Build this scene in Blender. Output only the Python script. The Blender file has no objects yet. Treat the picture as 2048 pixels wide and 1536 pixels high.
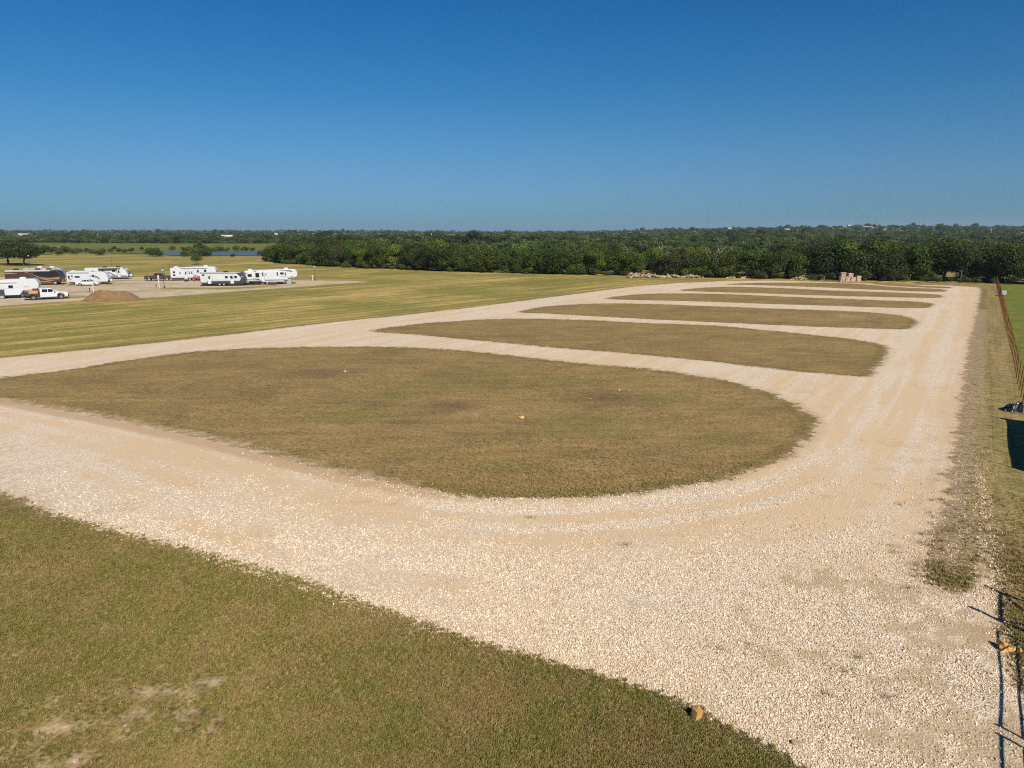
import bpy, bmesh, math, random
import numpy as np
from mathutils import Vector, Matrix
random.seed(7); rng = np.random.default_rng(7)
S = bpy.context.scene
COL = S.collection
R = math.radians

# ------------------------------------------------------------------ camera, sky, sun, exposure
CAM_H = 12.5; FPX = 1420.0; PITCH = math.atan((768 - 462) / FPX)
cd = bpy.data.cameras.new('camera'); cam = bpy.data.objects.new('camera', cd); COL.objects.link(cam)
cam.location = (0, 0, CAM_H); cam.rotation_euler = (math.pi/2 - PITCH, 0, 0)
cd.sensor_width = 36; cd.lens = FPX / 2048 * 36; cd.clip_start = .1; cd.clip_end = 40000
S.camera = cam
SUN_EL = R(38); SX, SY = .46, -.89
W = bpy.data.worlds.new('World'); S.world = W; W.use_nodes = True
wn = W.node_tree.nodes; wl = W.node_tree.links; wn.clear()
sky = wn.new('ShaderNodeTexSky'); sky.sky_type = 'NISHITA'; sky.sun_disc = False
sky.sun_elevation = SUN_EL; sky.sun_rotation = math.atan2(SX, SY)
sky.altitude = 300; sky.air_density = 1.0; sky.dust_density = 0.25; sky.ozone_density = 3.2
bg = wn.new('ShaderNodeBackground'); bg.inputs[1].default_value = .12
wo = wn.new('ShaderNodeOutputWorld'); 
tcw = wn.new('ShaderNodeTexCoord'); sxyz = wn.new('ShaderNodeSeparateXYZ'); wl.new(tcw.outputs['Generated'], sxyz.inputs[0])
rw = wn.new('ShaderNodeValToRGB'); wl.new(sxyz.outputs[2], rw.inputs[0]); rw.color_ramp.interpolation = 'B_SPLINE'
for i_, (p_, c_) in enumerate([(0, (.093, .233, .415)), (.022, (.112, .243, .418)), (.055, (.150, .262, .420)), (.105, (.142, .292, .425)), (.17, (.094, .294, .43)), (.30, (.018, .262, .47)), (1, (.13, .26, .36))]):   # deep polarised blue
    e_ = rw.color_ramp.elements[i_] if i_ < 2 else rw.color_ramp.elements.new(p_)
    e_.position = p_; e_.color = (*c_, 1)
mw = wn.new('ShaderNodeMix'); mw.data_type = 'RGBA'; mw.blend_type = 'MULTIPLY'; mw.inputs[0].default_value = 1
wl.new(sky.outputs[0], mw.inputs[6]); wl.new(rw.outputs[0], mw.inputs[7]); wl.new(mw.outputs[2], bg.inputs[0]); wl.new(bg.outputs[0], wo.inputs[0])
sd_ = bpy.data.lights.new('sun', 'SUN'); sd_.energy = 4.9; sd_.angle = R(.53); sd_.color = (1, .91, .77)
sun = bpy.data.objects.new('sun', sd_); COL.objects.link(sun); sun.location = (0, -50, 80)
dv = Vector((SX, SY, math.tan(SUN_EL) * math.hypot(SX, SY)))
sun.rotation_euler = dv.to_track_quat('Z', 'Y').to_euler()
S.view_settings.view_transform = 'Standard'; S.view_settings.look = 'None'
S.view_settings.exposure = 0.45; S.view_settings.gamma = 1
S.cycles.max_bounces = 5; S.cycles.diffuse_bounces = 2; S.cycles.transparent_max_bounces = 4
S.cycles.volume_bounces = 0; S.cycles.use_denoising = False; S.cycles.filter_width = 1.15

# ------------------------------------------------------------------ helpers
def gp(u, v, z=0.0):
    """ground point seen at pixel (u, v) of the 2048 x 1536 photograph"""
    dx = (u - 1024) / FPX; dy = -(v - 768) / FPX
    fy = math.cos(PITCH) + dy * math.sin(PITCH); fz = -math.sin(PITCH) + dy * math.cos(PITCH)
    t = (z - CAM_H) / fz
    return Vector((dx * t, fy * t, z))
def gpl(pts): return np.array([gp(*p)[:2] for p in pts])

def tag(o, label=None, cat=None, group=None, kind=None):
    if label: o['label'] = label
    if cat: o['category'] = cat
    if group: o['group'] = group
    if kind: o['kind'] = kind
    return o
def empty(name, loc, rz=0, label=None, cat=None, group=None):
    o = bpy.data.objects.new(name, None); COL.objects.link(o); o.empty_display_size = .2
    o.location = loc; o.rotation_euler = (0, 0, rz)
    return tag(o, label, cat, group)
def link_mesh(name, me, parent=None, loc=None):
    o = bpy.data.objects.new(name, me); COL.objects.link(o)
    if parent: o.parent = parent
    if loc is not None: o.location = loc
    return o
def mesh_np(name, V, F, mat, smooth=False):
    """V (n,3), F (m,k) arrays"""
    me = bpy.data.meshes.new(name)
    V = np.asarray(V, dtype=np.float32); F = np.asarray(F, dtype=np.int32)
    k = F.shape[1]
    me.vertices.add(len(V)); me.vertices.foreach_set('co', V.ravel())
    me.loops.add(F.size); me.loops.foreach_set('vertex_index', F.ravel())
    me.polygons.add(len(F)); me.polygons.foreach_set('loop_start', np.arange(0, F.size, k, dtype=np.int32))
    me.polygons.foreach_set('loop_total', np.full(len(F), k, dtype=np.int32))
    if smooth: me.polygons.foreach_set('use_smooth', np.ones(len(F), dtype=bool))
    me.materials.append(mat); me.update(calc_edges=True)
    return me
def mesh_py(name, V, F, mat, smooth=False):
    me = bpy.data.meshes.new(name); me.from_pydata([tuple(v) for v in V], [], [tuple(f) for f in F])
    if mat: me.materials.append(mat)
    if smooth:
        for p in me.polygons: p.use_smooth = True
    me.update(); return me
def bm_mesh(name, bm, mat, smooth=False):
    me = bpy.data.meshes.new(name); bmesh.ops.recalc_face_normals(bm, faces=bm.faces)
    bm.to_mesh(me); bm.free(); me.materials.append(mat)
    if smooth:
        for p in me.polygons: p.use_smooth = True
    return me
def box(name, c, s, mat, parent=None, bev=0.0, rot=None):
    bm = bmesh.new(); bmesh.ops.create_cube(bm, size=1)
    bmesh.ops.scale(bm, vec=s, verts=bm.verts)
    if bev: bmesh.ops.bevel(bm, geom=bm.edges[:], offset=bev, segments=2, affect='EDGES', profile=.6)
    if rot: bmesh.ops.rotate(bm, matrix=rot, verts=bm.verts)
    bmesh.ops.translate(bm, vec=c, verts=bm.verts)
    return link_mesh(name, bm_mesh(name, bm, mat), parent)
def prof(name, pts, y0, y1, mat, parent=None, bev=0.0, taper=None):
    """side outline (x, z) extruded from y0 to y1; taper(z) -> factor on y"""
    n = len(pts); bm = bmesh.new()
    a = [bm.verts.new((x, y0 * (taper(z) if taper else 1), z)) for x, z in pts]
    b = [bm.verts.new((x, y1 * (taper(z) if taper else 1), z)) for x, z in pts]
    bm.faces.new(a); bm.faces.new(b[::-1])
    for i in range(n): bm.faces.new((a[i], a[(i+1) % n], b[(i+1) % n], b[i]))
    if bev: bmesh.ops.bevel(bm, geom=bm.edges[:], offset=bev, segments=2, affect='EDGES', profile=.6, clamp_overlap=True)
    return link_mesh(name, bm_mesh(name, bm, mat), parent)
def tube(name, pts, r0, r1, mat, parent=None, n=6, smooth=True):
    """one tapered tube through points"""
    V = []; F = []; m = len(pts)
    for i, p in enumerate(pts):
        p = Vector(p); d = (Vector(pts[min(i+1, m-1)]) - Vector(pts[max(i-1, 0)])).normalized()
        a = d.orthogonal().normalized(); b = d.cross(a); r = r0 + (r1 - r0) * i / (m - 1)
        for k in range(n):
            t = 2 * math.pi * k / n; V.append(p + (a * math.cos(t) + b * math.sin(t)) * r)
    for i in range(m - 1):
        for k in range(n): F.append((i*n+k, i*n+(k+1) % n, (i+1)*n+(k+1) % n, (i+1)*n+k))
    F.append(tuple(range(n))[::-1]); F.append(tuple((m-1)*n+k for k in range(n)))
    return link_mesh(name, mesh_py(name, V, F, mat, smooth), parent)
def join_geo(parts):
    V = []; F = []; o = 0
    for v, f in parts:
        V += list(v); F += [tuple(i + o for i in q) for q in f]; o += len(v)
    return V, F
def tube_geo(pts, r0, r1, n=5):
    V = []; F = []; m = len(pts)
    for i, p in enumerate(pts):
        p = Vector(p); d = (Vector(pts[min(i+1, m-1)]) - Vector(pts[max(i-1, 0)])).normalized()
        a = d.orthogonal().normalized(); b = d.cross(a); r = r0 + (r1 - r0) * i / (m - 1)
        for k in range(n):
            t = 2 * math.pi * k / n; V.append(tuple(p + (a * math.cos(t) + b * math.sin(t)) * r))
    for i in range(m - 1):
        for k in range(n): F.append((i*n+k, i*n+(k+1) % n, (i+1)*n+(k+1) % n, (i+1)*n+k))
    F.append(tuple((m-1)*n+k for k in range(n)))
    return V, F

# ------------------------------------------------------------------ node helpers / materials
class NT:
    def __init__(s, name):
        s.m = bpy.data.materials.new(name); s.m.use_nodes = True; s.t = s.m.node_tree
        s.n = s.t.nodes; s.l = s.t.links; s.b = s.n['Principled BSDF']; s.out = s.n['Material Output']
    def new(s, t, **k):
        n = s.n.new(t)
        for a, v in k.items(): setattr(n, a, v)
        return n
    def put(s, sock, v):
        if isinstance(v, bpy.types.NodeSocket): s.l.new(v, sock)
        else: sock.default_value = v
    def math(s, op, a, b=0.0, c=0.0, clamp=False):
        n = s.new('ShaderNodeMath', operation=op, use_clamp=clamp)
        s.put(n.inputs[0], a); s.put(n.inputs[1], b); s.put(n.inputs[2], c); return n.outputs[0]
    def mix(s, f, a, b, mode='MIX'):
        n = s.new('ShaderNodeMix', data_type='RGBA', blend_type=mode, clamp_factor=True)
        s.put(n.inputs[0], f)
        for i, v in ((6, a), (7, b)):
            s.put(n.inputs[i], v if isinstance(v, bpy.types.NodeSocket) else (*v, 1) if len(v) == 3 else v)
        return n.outputs[2]
    def ramp(s, v, lo, hi, a=0.0, b=1.0, smooth=False):
        n = s.new('ShaderNodeMapRange', clamp=True)
        if smooth: n.interpolation_type = 'SMOOTHSTEP'
        s.put(n.inputs[0], v); s.put(n.inputs[1], lo); s.put(n.inputs[2], hi); s.put(n.inputs[3], a); s.put(n.inputs[4], b)
        return n.outputs[0]
    def noise(s, vec, scale, detail=3, rough=.55, dist=0.0):
        n = s.new('ShaderNodeTexNoise'); s.put(n.inputs['Vector'], vec)
        n.inputs['Scale'].default_value = scale; n.inputs['Detail'].default_value = detail
        n.inputs['Roughness'].default_value = rough; n.inputs['Distortion'].default_value = dist
        return n.outputs['Fac']
    def pos(s): return s.new('ShaderNodeNewGeometry').outputs['Position']
    def mapping(s, vec, rot=(0, 0, 0), scale=(1, 1, 1), loc=(0, 0, 0)):
        n = s.new('ShaderNodeMapping'); s.put(n.inputs[0], vec)
        n.inputs[1].default_value = loc; n.inputs[2].default_value = rot; n.inputs[3].default_value = scale
        return n.outputs[0]
    def attr(s, name, kind='GEOMETRY'):
        n = s.new('ShaderNodeAttribute', attribute_name=name, attribute_type=kind); return n.outputs['Fac']
    def bump(s, h, strength=.5, dist=.02):
        n = s.new('ShaderNodeBump'); s.put(n.inputs['Height'], h)
        n.inputs['Strength'].default_value = strength; n.inputs['Distance'].default_value = dist
        s.l.new(n.outputs[0], s.b.inputs['Normal'])
def plain(name, col, rough=.6, metal=0.0, var=.12, scale=3.0, spec=.5):
    t = NT(name); tc = t.new('ShaderNodeTexCoord').outputs['Object']
    f = t.noise(tc, scale, 4, .6)
    c = t.mix(f, tuple(x * (1 - var) for x in col), tuple(min(1, x * (1 + var)) for x in col))
    t.put(t.b.inputs['Base Color'], c); t.b.inputs['Metallic'].default_value = metal
    t.put(t.b.inputs['Roughness'], t.ramp(f, .3, .7, max(0, rough - .08), min(1, rough + .08)))
    t.b.inputs['Specular IOR Level'].default_value = spec
    return t.m
M = {}
M['white'] = plain('gelcoat_white', (.47, .495, .53), .35)
M['cream'] = plain('gelcoat_cream', (.45, .45, .43), .4)
M['carwhite'] = plain('car_paint_white', (.50, .53, .58), .2, var=.03)
M['roofgrey'] = plain('rubber_roof', (.42, .42, .41), .7)
M['dark'] = plain('charcoal_panel', (.035, .037, .042), .4)
M['black'] = plain('black_trim', (.012, .012, .014), .5)
M['glass'] = plain('tinted_glass', (.010, .011, .022), .18, var=.02)
M['silver'] = plain('brushed_silver', (.42, .43, .45), .35, .5)
M['grey'] = plain('graphic_grey', (.14, .145, .165), .45)
M['brownpaint'] = plain('brown_paint', (.045, .026, .018), .3)
M['tanpaint'] = plain('bronze_paint', (.26, .17, .085), .35)
M['truckbrown'] = plain('pickup_brown_paint', (.055, .034, .022), .28)
M['orange'] = plain('orange_load', (.50, .20, .055), .6)
M['red'] = plain('red_plastic', (.30, .03, .035), .5)
M['tyre'] = plain('tyre_rubber', (.018, .018, .018), .85)
M['rust'] = plain('rusty_steel', (.36, .088, .045), .85, var=.35, scale=9)
M['pipe'] = plain('dark_pipe', (.03, .024, .02), .7, var=.3)
M['bark'] = plain('bark', (.085, .067, .052), .95, var=.35, scale=6)
M['deadwood'] = plain('dead_wood', (.30, .26, .22), .95, var=.25, scale=5)
M['concrete'] = plain('weathered_concrete', (.42, .40, .36), .9)
M['tanroof'] = plain('tan_metal_roof', (.55, .47, .34), .6)
M['paledwall'] = plain('pale_wall', (.46, .46, .45), .8)
M['greyroof'] = plain('grey_roof', (.34, .36, .38), .6)
M['teal'] = plain('teal_grey_plastic', (.22, .29, .30), .6)
M['mast'] = plain('mast_steel', (.10, .11, .125), .7, 0)
M['tarp'] = plain('black_tarp', (.012, .013, .018), .3, var=.5, scale=4)
def rockmat(name, a, b, sc=4):
    t = NT(name); tc = t.new('ShaderNodeTexCoord').outputs['Object']
    oi = t.new('ShaderNodeObjectInfo').outputs['Random']
    f = t.noise(tc, sc, 6, .65); c = t.mix(t.ramp(f, .35, .65), a, b)
    c = t.mix(t.ramp(t.noise(tc, sc * 5, 3), .5, .75, 0, .45), c, tuple(x * .45 for x in a))
    hs = t.new('ShaderNodeHueSaturation'); t.put(hs.inputs['Color'], c)
    t.put(hs.inputs['Value'], t.ramp(oi, 0, 1, .72, 1.18)); t.put(t.b.inputs['Base Color'], hs.outputs[0])
    t.b.inputs['Roughness'].default_value = .95; t.bump(t.noise(tc, sc * 3, 6, .75), *((.9, .12) if name == 'pile_dirt' else (.4, .03))); return t.m
M['ochre'] = rockmat('ochre_limestone', (.50, .27, .065), (.60, .38, .13), 6)
M['lime'] = rockmat('pale_limestone', (.28, .205, .14), (.44, .335, .24))
M['limered'] = rockmat('pink_limestone', (.36, .235, .17), (.50, .39, .30))
M['dirt'] = rockmat('pile_dirt', (.15, .088, .038), (.235, .150, .070), 1.3)

# ------------------------------------------------------------------ ground: outlines
ISL = {
 1: [(-420,806),(-250,795),(-100,770),(0,756),(150,738),(300,714),(400,703),(500,697),(640,693),(760,693.5),(870,697),(980,706),(1100,720),(1190,729),(1276,736),(1345,745),(1408,753.5),(1455,763),(1496,774),(1530,784),(1561,796),(1590,810),(1612,824),(1628,836),(1634,846),(1630,858),(1612,882),(1580,905),(1530,932),(1470,953),(1400,968),(1300,982),(1200,992),(1100,997),(1000,997),(900,990),(800,972),(700,950),(640,935),(560,915),(450,885),(350,862),(250,842),(150,824),(50,808),(-60,800),(-200,800)],
 2: [(735,664),(765,657),(810,651),(880,644),(960,639),(1030,636.5),(1100,637.6),(1190,640),(1276,645.5),(1365,649),(1452,653),(1557,663),(1630,670),(1693,676.5),(1730,682),(1756,688),(1773,695),(1776,702),(1770,712),(1756,732),(1741,750),(1728,754),(1640,747),(1540,736.5),(1381,718.5),(1276,708),(1190,701),(1100,694),(1000,684.5),(900,675),(820,668)],
 3: [(1028,625),(1060,618),(1100,612.5),(1150,609),(1210,607),(1290,608),(1364,610),(1450,613),(1539,617),(1610,619),(1671,621),(1730,624),(1781,628),(1812,633),(1833,639.5),(1834,645),(1822,657),(1790,658),(1700,655),(1627,653),(1495,647.7),(1400,643),(1320,639),(1200,633),(1100,627)],
 4: [(1200,598),(1240,592),(1280,588.5),(1330,587),(1400,587),(1452,588),(1530,591.5),(1583,593.5),(1680,597.5),(1759,600.8),(1830,603.5),(1858,606),(1868,609),(1866,612),(1850,617),(1759,614.5),(1650,611),(1539,607.8),(1440,604),(1364,601.5),(1280,600)],
 5: [(1350,581.5),(1390,577),(1420,575),(1460,574),(1530,575),(1600,577.5),(1671,581.5),(1740,583.5),(1803,586),(1862,588),(1886,590.5),(1886,593.5),(1876,596),(1759,594),(1650,591),(1539,587.5),(1407,583)],
 6: [(1440,569.5),(1480,566.5),(1540,565.2),(1610,565.2),(1671,566.2),(1720,568),(1800,575.5),(1870,577),(1895,580),(1888,584),(1803,581.8),(1759,579.5),(1671,576),(1583,572.5),(1510,570)],
 7: [(1730,566.8),(1800,567.5),(1830,571),(1905,574.2),(1903,577),(1800,573.5)],
}
OUT = [(-420,760),(-200,737),(0,715),(200,698),(400,676),(600,652),(800,631),(900,620),(1000,607.5),(1080,597),(1150,588),(1200,581),(1250,575),(1300,570),(1350,566.3),(1400,564),(1450,562.2),(1500,561),(1560,561.2),(1640,563.6),(1720,566.3),(1830,569.6),(1912,571.5),(1955,574),(1963,577),(1959,603),(1953,630),(1946,663),(1939,693),(1932,745),(1922,803),(1916,830),(1913,890),(1905,950),(1890,1010),(1872,1060),(1853,1115),(1850,1160),(1895,1185),(1940,1182),(1952,1120),(1962,1060),(1975,1100),(1985,1150),(1997,1200),(2003,1245),(2020,1320),(2036,1370),(2060,1420),(2090,1500),(2140,1640),(2250,1900),
 (1760,1700),(1580,1540),(1520,1500),(1450,1468),(1390,1434),(1330,1404),(1260,1383),(1200,1364),(1100,1334),(1000,1308),(900,1278),(800,1240),(720,1214),(640,1181),(560,1155),(450,1124),(330,1090),(200,1060),(130,1040),(60,1010),(0,985),(-120,945),(-250,905),(-420,870)]
DIRT = [(-300,630),(0,611.7),(78,606.5),(156,602),(215,600),(290,595.5),(392,589),(482,582),(572,575),(662,568.5),(729,565),(741,564),(690,561.8),(639,561),(560,560),(491,559.5),(430,556),(350,554),(290,553.5),(258,554),(215,552),(150,552),(60,552),(-100,556),(-400,560)]
DSTRIP = [  # thin grass strips between the pads
 [(60,600.5),(120,596.5),(200,595),(205,592.5),(120,592),(70,596)],
 [(140,586),(200,585),(300,583),(345,581.5),(200,582.3),(150,584)],
 [(95,572.5),(150,573),(215,571.5),(260,570.5),(180,570),(120,570.5)],
 [(225,568.5),(300,568),(345,566.8),(290,566.3),(230,567)],
 [(283,578.5),(330,579),(470,578.5),(540,573.5),(600,570.2),(560,570.5),(480,574),(400,574.8),(330,576)],
 [(200,562),(262,561.8),(290,561),(240,560.3)],
 [(420,569),(500,570.5),(560,569.5),(500,568)],
]
FD = Vector((.5455, .838, 0)).normalized(); FP = Vector((38.44, 52.1, 0))     # fence line: point and direction
FN = Vector((FD.y, -FD.x, 0))                                                  # towards the pasture

xs = [0.0]; st = .27
while xs[-1] < 9000:
    x = xs[-1]; xs.append(x + (.27 if x < 24 else .27 + (x - 24) * .0115 if x < 190 else (x - 190) * .10 + 2.2))
xs = np.array(xs); xs = np.concatenate([-xs[:0:-1], xs])
ys = [11.0]
while ys[-1] < 9500:
    y = ys[-1]; ys.append(y + (.24 if y < 32 else .24 + (y - 32) * .0062 if y < 240 else (y - 240) * .05 + 1.6))
yb = [11.0]
while yb[-1] > -3000: yb.append(yb[-1] - max(.5, (11 - yb[-1]) * .25 + .5))
ys = np.array(yb[:0:-1] + ys)
GX, GY = np.meshgrid(xs, ys); P = np.stack([GX.ravel(), GY.ravel()], 1)

def sdf(poly, P, maxd=60.0):
    """signed distance, positive inside; only worked out near the outline's box"""
    out = np.full(len(P), -maxd)
    lo = poly.min(0) - maxd * .5; hi = poly.max(0) + maxd * .5
    idx = np.nonzero((P[:, 0] > lo[0]) & (P[:, 0] < hi[0]) & (P[:, 1] > lo[1]) & (P[:, 1] < hi[1]))[0]
    Q = P[idx]; d = np.full(len(Q), 1e9); ins = np.zeros(len(Q), bool)
    for a, b in zip(poly, np.roll(poly, -1, 0)):
        e = b - a; w = Q - a; t = np.clip((w @ e) / (e @ e + 1e-12), 0, 1)
        d = np.minimum(d, ((w - t[:, None] * e) ** 2).sum(1))
        c = (a[1] > Q[:, 1]) != (b[1] > Q[:, 1])
        with np.errstate(divide='ignore', invalid='ignore'):
            ins ^= c & (Q[:, 0] < (b[0] - a[0]) * (Q[:, 1] - a[1]) / (b[1] - a[1] + 1e-15) + a[0])
    d = np.sqrt(d); out[idx] = np.where(ins, d, -d)
    return np.maximum(out, -maxd)
def smooth_poly(p, n=2):
    for _ in range(n):
        q = np.roll(p, -1, 0); p = np.stack([p * .75 + q * .25, p * .25 + q * .75], 1).reshape(-1, 2)
    return p
PO = {k: smooth_poly(gpl(v), 1) for k, v in ISL.items()}
POUT = smooth_poly(gpl(OUT), 1); PD = smooth_poly(gpl(DIRT), 1); PDS = [gpl(q) for q in DSTRIP]
def road_sd(P):
    s = sdf(POUT, P)
    for k in PO: s = np.minimum(s, -sdf(PO[k], P))
    return s
def dirt_sd(P):
    s = sdf(PD, P)
    for q in PDS: s = np.minimum(s, -sdf(q, P, 20))
    return s
SD = road_sd(P); DD = dirt_sd(P)
SI = {k: sdf(PO[k], P, 90 if k == 1 else 60) for k in PO}
fs = (P - np.array(FP[:2])) @ np.array(FN[:2])         # + on the pasture side

# value noise for numpy use
_ng = rng.random((256, 256))
def vnoise(x, y, s):
    x = np.asarray(x) / s + 1000.3; y = np.asarray(y) / s + 1000.7
    xi = np.floor(x).astype(int); yi = np.floor(y).astype(int); fx = x - xi; fy = y - yi
    fx = fx * fx * (3 - 2 * fx); fy = fy * fy * (3 - 2 * fy)
    g = lambda i, j: _ng[i % 256, j % 256]
    return (g(xi, yi) * (1 - fx) + g(xi + 1, yi) * fx) * (1 - fy) + (g(xi, yi + 1) * (1 - fx) + g(xi + 1, yi + 1) * fx) * fy
def sstep(a, b, x):
    t = np.clip((x - a) / (b - a), 0, 1); return t * t * (3 - 2 * t)
def seg_dist(pts, x, y):
    d = np.full(np.shape(x), 1e9)
    for a, b in zip(pts[:-1], pts[1:]):
        ex, ey = b[0] - a[0], b[1] - a[1]
        t = np.clip(((x - a[0]) * ex + (y - a[1]) * ey) / (ex * ex + ey * ey), 0, 1)
        d = np.minimum(d, np.hypot(x - a[0] - t * ex, y - a[1] - t * ey))
    return d
DAMX = [(-900, 640), (-430, 560), (-290, 520), (-190, 505), (-60, 520), (60, 600)]
def terrain(x, y):
    x = np.asarray(x, float); y = np.asarray(y, float)
    az = x / np.maximum(y, 1)
    A = np.interp(az, [-.75, -.45, -.2, 0, .25, .5, .75], [5, 5, 1, 1, 12, 21, 21])
    z = A * sstep(np.interp(az, [.0, .25], [700, 330]), 2500, y)
    z += sstep(3200, 5200, y) * np.interp(az, [-.75, 0, .3], [11, 7, 0])
    z += (vnoise(x, y, 420) - .5) * 9 * sstep(800, 1800, y)
    z -= sstep(620, 900, y) * 2.0 * (1 - sstep(1500, 2400, y))
    d = seg_dist(DAMX, x, y)
    z += 4.0 * np.clip(1.25 - d / 26, 0, 1) * sstep(330, 380, y)
    z += (vnoise(x, y, 9) - .5) * .10 * sstep(20, 60, y) * (1 - sstep(500, 700, y))
    return z
Z = terrain(GX, GY).ravel()
# loose gravel thrown up along the edges of the roads, a low bank beyond the right road's edge
rr = sstep(0, .5, SD) * (1 - sstep(.5, 1.3, SD)) * .05
Z += rr * (vnoise(P[:, 0], P[:, 1], 2.5)) + (vnoise(P[:, 0], P[:, 1], .8) - .5) * .035 * sstep(-40, -5, -np.hypot(P[:, 0], P[:, 1]))
near = np.hypot(P[:, 0], P[:, 1]) < 70
Z += near * (vnoise(P[:, 0], P[:, 1], 3.1) - .5) * .10 * sstep(0, -1, SD)

# zone attributes ------------------------------------------------------------
isl = np.zeros(len(P)); 
for k in SI: isl = np.maximum(isl, sstep(-.2, .6, SI[k]))
pasture = sstep(-.3, .6, fs) * (P[:, 1] < 420) * (P[:, 0] > 0)
# left mown field: left of / above the outer outline
so = sdf(POUT, P, 400)
rightstrip = (fs < .2) & (fs > -16) & (SD < 0) & (P[:, 0] > 8) & (so < 0)
leftfield = ((so < 0) & (~rightstrip) & (pasture < .5) & (P[:, 1] > 24 + .0 * P[:, 0])).astype(float)
lowgrass = ((so < 0) & (P[:, 1] < 45) & (P[:, 0] < 9) & (P[:, 1] < 27 - .62 * (P[:, 0]))).astype(float)
leftfield *= 1 - lowgrass
SPOTS = [  # u, v, radius u (px), radius v (px), strength : bare ground
 (950,828,48,9,.5),(1040,826,30,7,.3),(815,935,40,12,.6),(860,957,22,8,.4),(720,870,40,8,.3),(1255,640,1,1,.1),
 (1700,632,34,6,.9),(1655,640,24,4,.6),(400,1365,30,14,.9),(300,1385,32,12,.8),(385,1390,24,9,.8),(250,1440,26,14,.8),(150,1520,18,18,1.0),
 (370,1440,22,26,.7),(420,1450,16,22,.6),(230,1480,34,9,.6),(90,1460,60,12,.8),(60,1510,22,9,.6),(30,1310,16,12,.5),(140,1330,14,10,.6),(210,1255,10,6,.5),
 (330,1430,14,10,.5),(500,1440,30,14,.3),(700,1275,25,12,.35),(460,1320,25,10,.3),(640,1380,25,8,.25),(1180,756,60,6,.3),(870,723,60,6,.25),(480,752,40,8,.3),(1080,1005,200,5,.3),
 (1560,880,30,9,.25),(1480,860,40,8,.2),(1150,880,60,10,.3),(1300,900,50,9,.25),(30,1000,14,8,.4),(180,1430,230,75,.36),(60,1520,120,40,.42),(480,1350,130,45,.25),(620,1500,160,30,.18)]
bare = np.zeros(len(P))
for u, v, ru, rv, s in SPOTS:
    c = gp(u, v); e1 = gp(u + ru, v); e2 = gp(u, v - rv); k_ = 1.5 if v > 1200 else 1.0; rx = abs(e1.x - c.x) * k_; ry = abs(e2.y - c.y) * k_
    bare = np.maximum(bare, s * np.exp(-(((P[:, 0] - c.x) / rx) ** 2 + ((P[:, 1] - c.y) / ry) ** 2)))
edge_l = gpl([(0,800),(150,826),(250,845),(350,866),(450,890),(560,918),(640,938),(700,952),(800,975)])
dd_ = seg_dist(edge_l, P[:, 0], P[:, 1])
fr = np.exp(-(dd_ / 1.15) ** 2); bare = np.maximum(bare, 1.0 * fr); SD = SD - .8 * fr * sstep(-1, 1, SD) * np.where(SI[1] < 0, 1, 0)
# brown earth shoulder between the right road and the strip of grass
sh = np.exp(-((fs + 7.2 + 0 * fs) / 1.0) ** 2)
right_edge = gpl([(1960,620),(1948,680),(1940,745),(1930,803),(1922,860),(1918,930),(1905,990),(1895,1060),(1885,1120)])
ds = seg_dist(right_edge, P[:, 0], P[:, 1]); earth = np.exp(-(ds / 1.35) ** 2) * (SD < .3)
GREEN = [(880,765,120,12),(1000,752,60,8),(1120,760,70,9),(790,790,80,10),(1180,850,120,18),(1330,800,60,9),(1420,880,60,16),(1000,930,80,14),(700,830,90,12),(30,1480,60,40),(300,1130,200,50),(560,1270,180,60),(1040,1440,160,50),(90,1180,120,60),(770,1500,160,40),(1100,1375,120,20),(1950,760,20,50),(1960,900,30,50),(1985,1180,15,60)]
green = np.zeros(len(P))
for u, v, ru, rv in GREEN:
    c = gp(u, v); e1 = gp(u + ru, v); e2 = gp(u, v - rv)
    green = np.maximum(green, np.exp(-(((P[:, 0] - c.x) / abs(e1.x - c.x)) ** 2 + ((P[:, 1] - c.y) / abs(e2.y - c.y)) ** 2)))
dout = sdf(POUT, P, 400)
_w1 = sstep(24, 15, P[:, 0] - .25 * np.maximum(0, 26 - P[:, 1])) * sstep(34, 24, stripd0 := np.where(SI[1] < 0, -SI[1], 99)) * sstep(62, 44, P[:, 1])
_a = vnoise(stripd0 * 1.0, P[:, 0] * .045 + 40, .62) * .6 + vnoise(stripd0, P[:, 0] * .1 + 9, .28) * .4
_b = vnoise(fs, P[:, 1] * .03 + 7, .9) * .6 + vnoise(fs + 50, P[:, 1] * .06, .35) * .4
_a = .5 + (_a - .5) * (.55 + .45 * sstep(6, -6, P[:, 0]))
track = _a * _w1 + _b * (1 - _w1)
_rt = sstep(-4, 2, P[:, 0] + .1 * P[:, 1])
track += _w1 * sstep(17, 11, P[:, 0]) * (-.40 * np.exp(-((stripd0 - .95) / .30) ** 2) * sstep(-9, -2, P[:, 0]) + .22 * np.exp(-((stripd0 - 1.9) / .5) ** 2) - .36 * np.exp(-((stripd0 - 3.2) / .27) ** 2) * _rt + .25 * np.exp(-((stripd0 - 4.3) / .75) ** 2)
          - .24 * sstep(5.5, 7.5, stripd0)) 
_wr = (1 - _w1) * (P[:, 0] > 10)
track += _wr * (.16 * np.exp(-((dout - 1.1) / .8) ** 2) + .12 * np.exp(-((dout - 3.6) / .7) ** 2) - .12 * np.exp(-((dout - 2.4) / .35) ** 2))
stripd = stripd0
_f = vnoise(P[:, 0], P[:, 1], 1.7) * .35 + vnoise(P[:, 0], P[:, 1], .8) * .3 + vnoise(P[:, 0], P[:, 1], .35) * .35
weedy = sstep(.50, .68, _f + .10 * sstep(9, 13, P[:, 0])) * sstep(4, 9, P[:, 0]) * sstep(28, 22, P[:, 1]) + .5 * sstep(.60, .72, _f)
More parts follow.
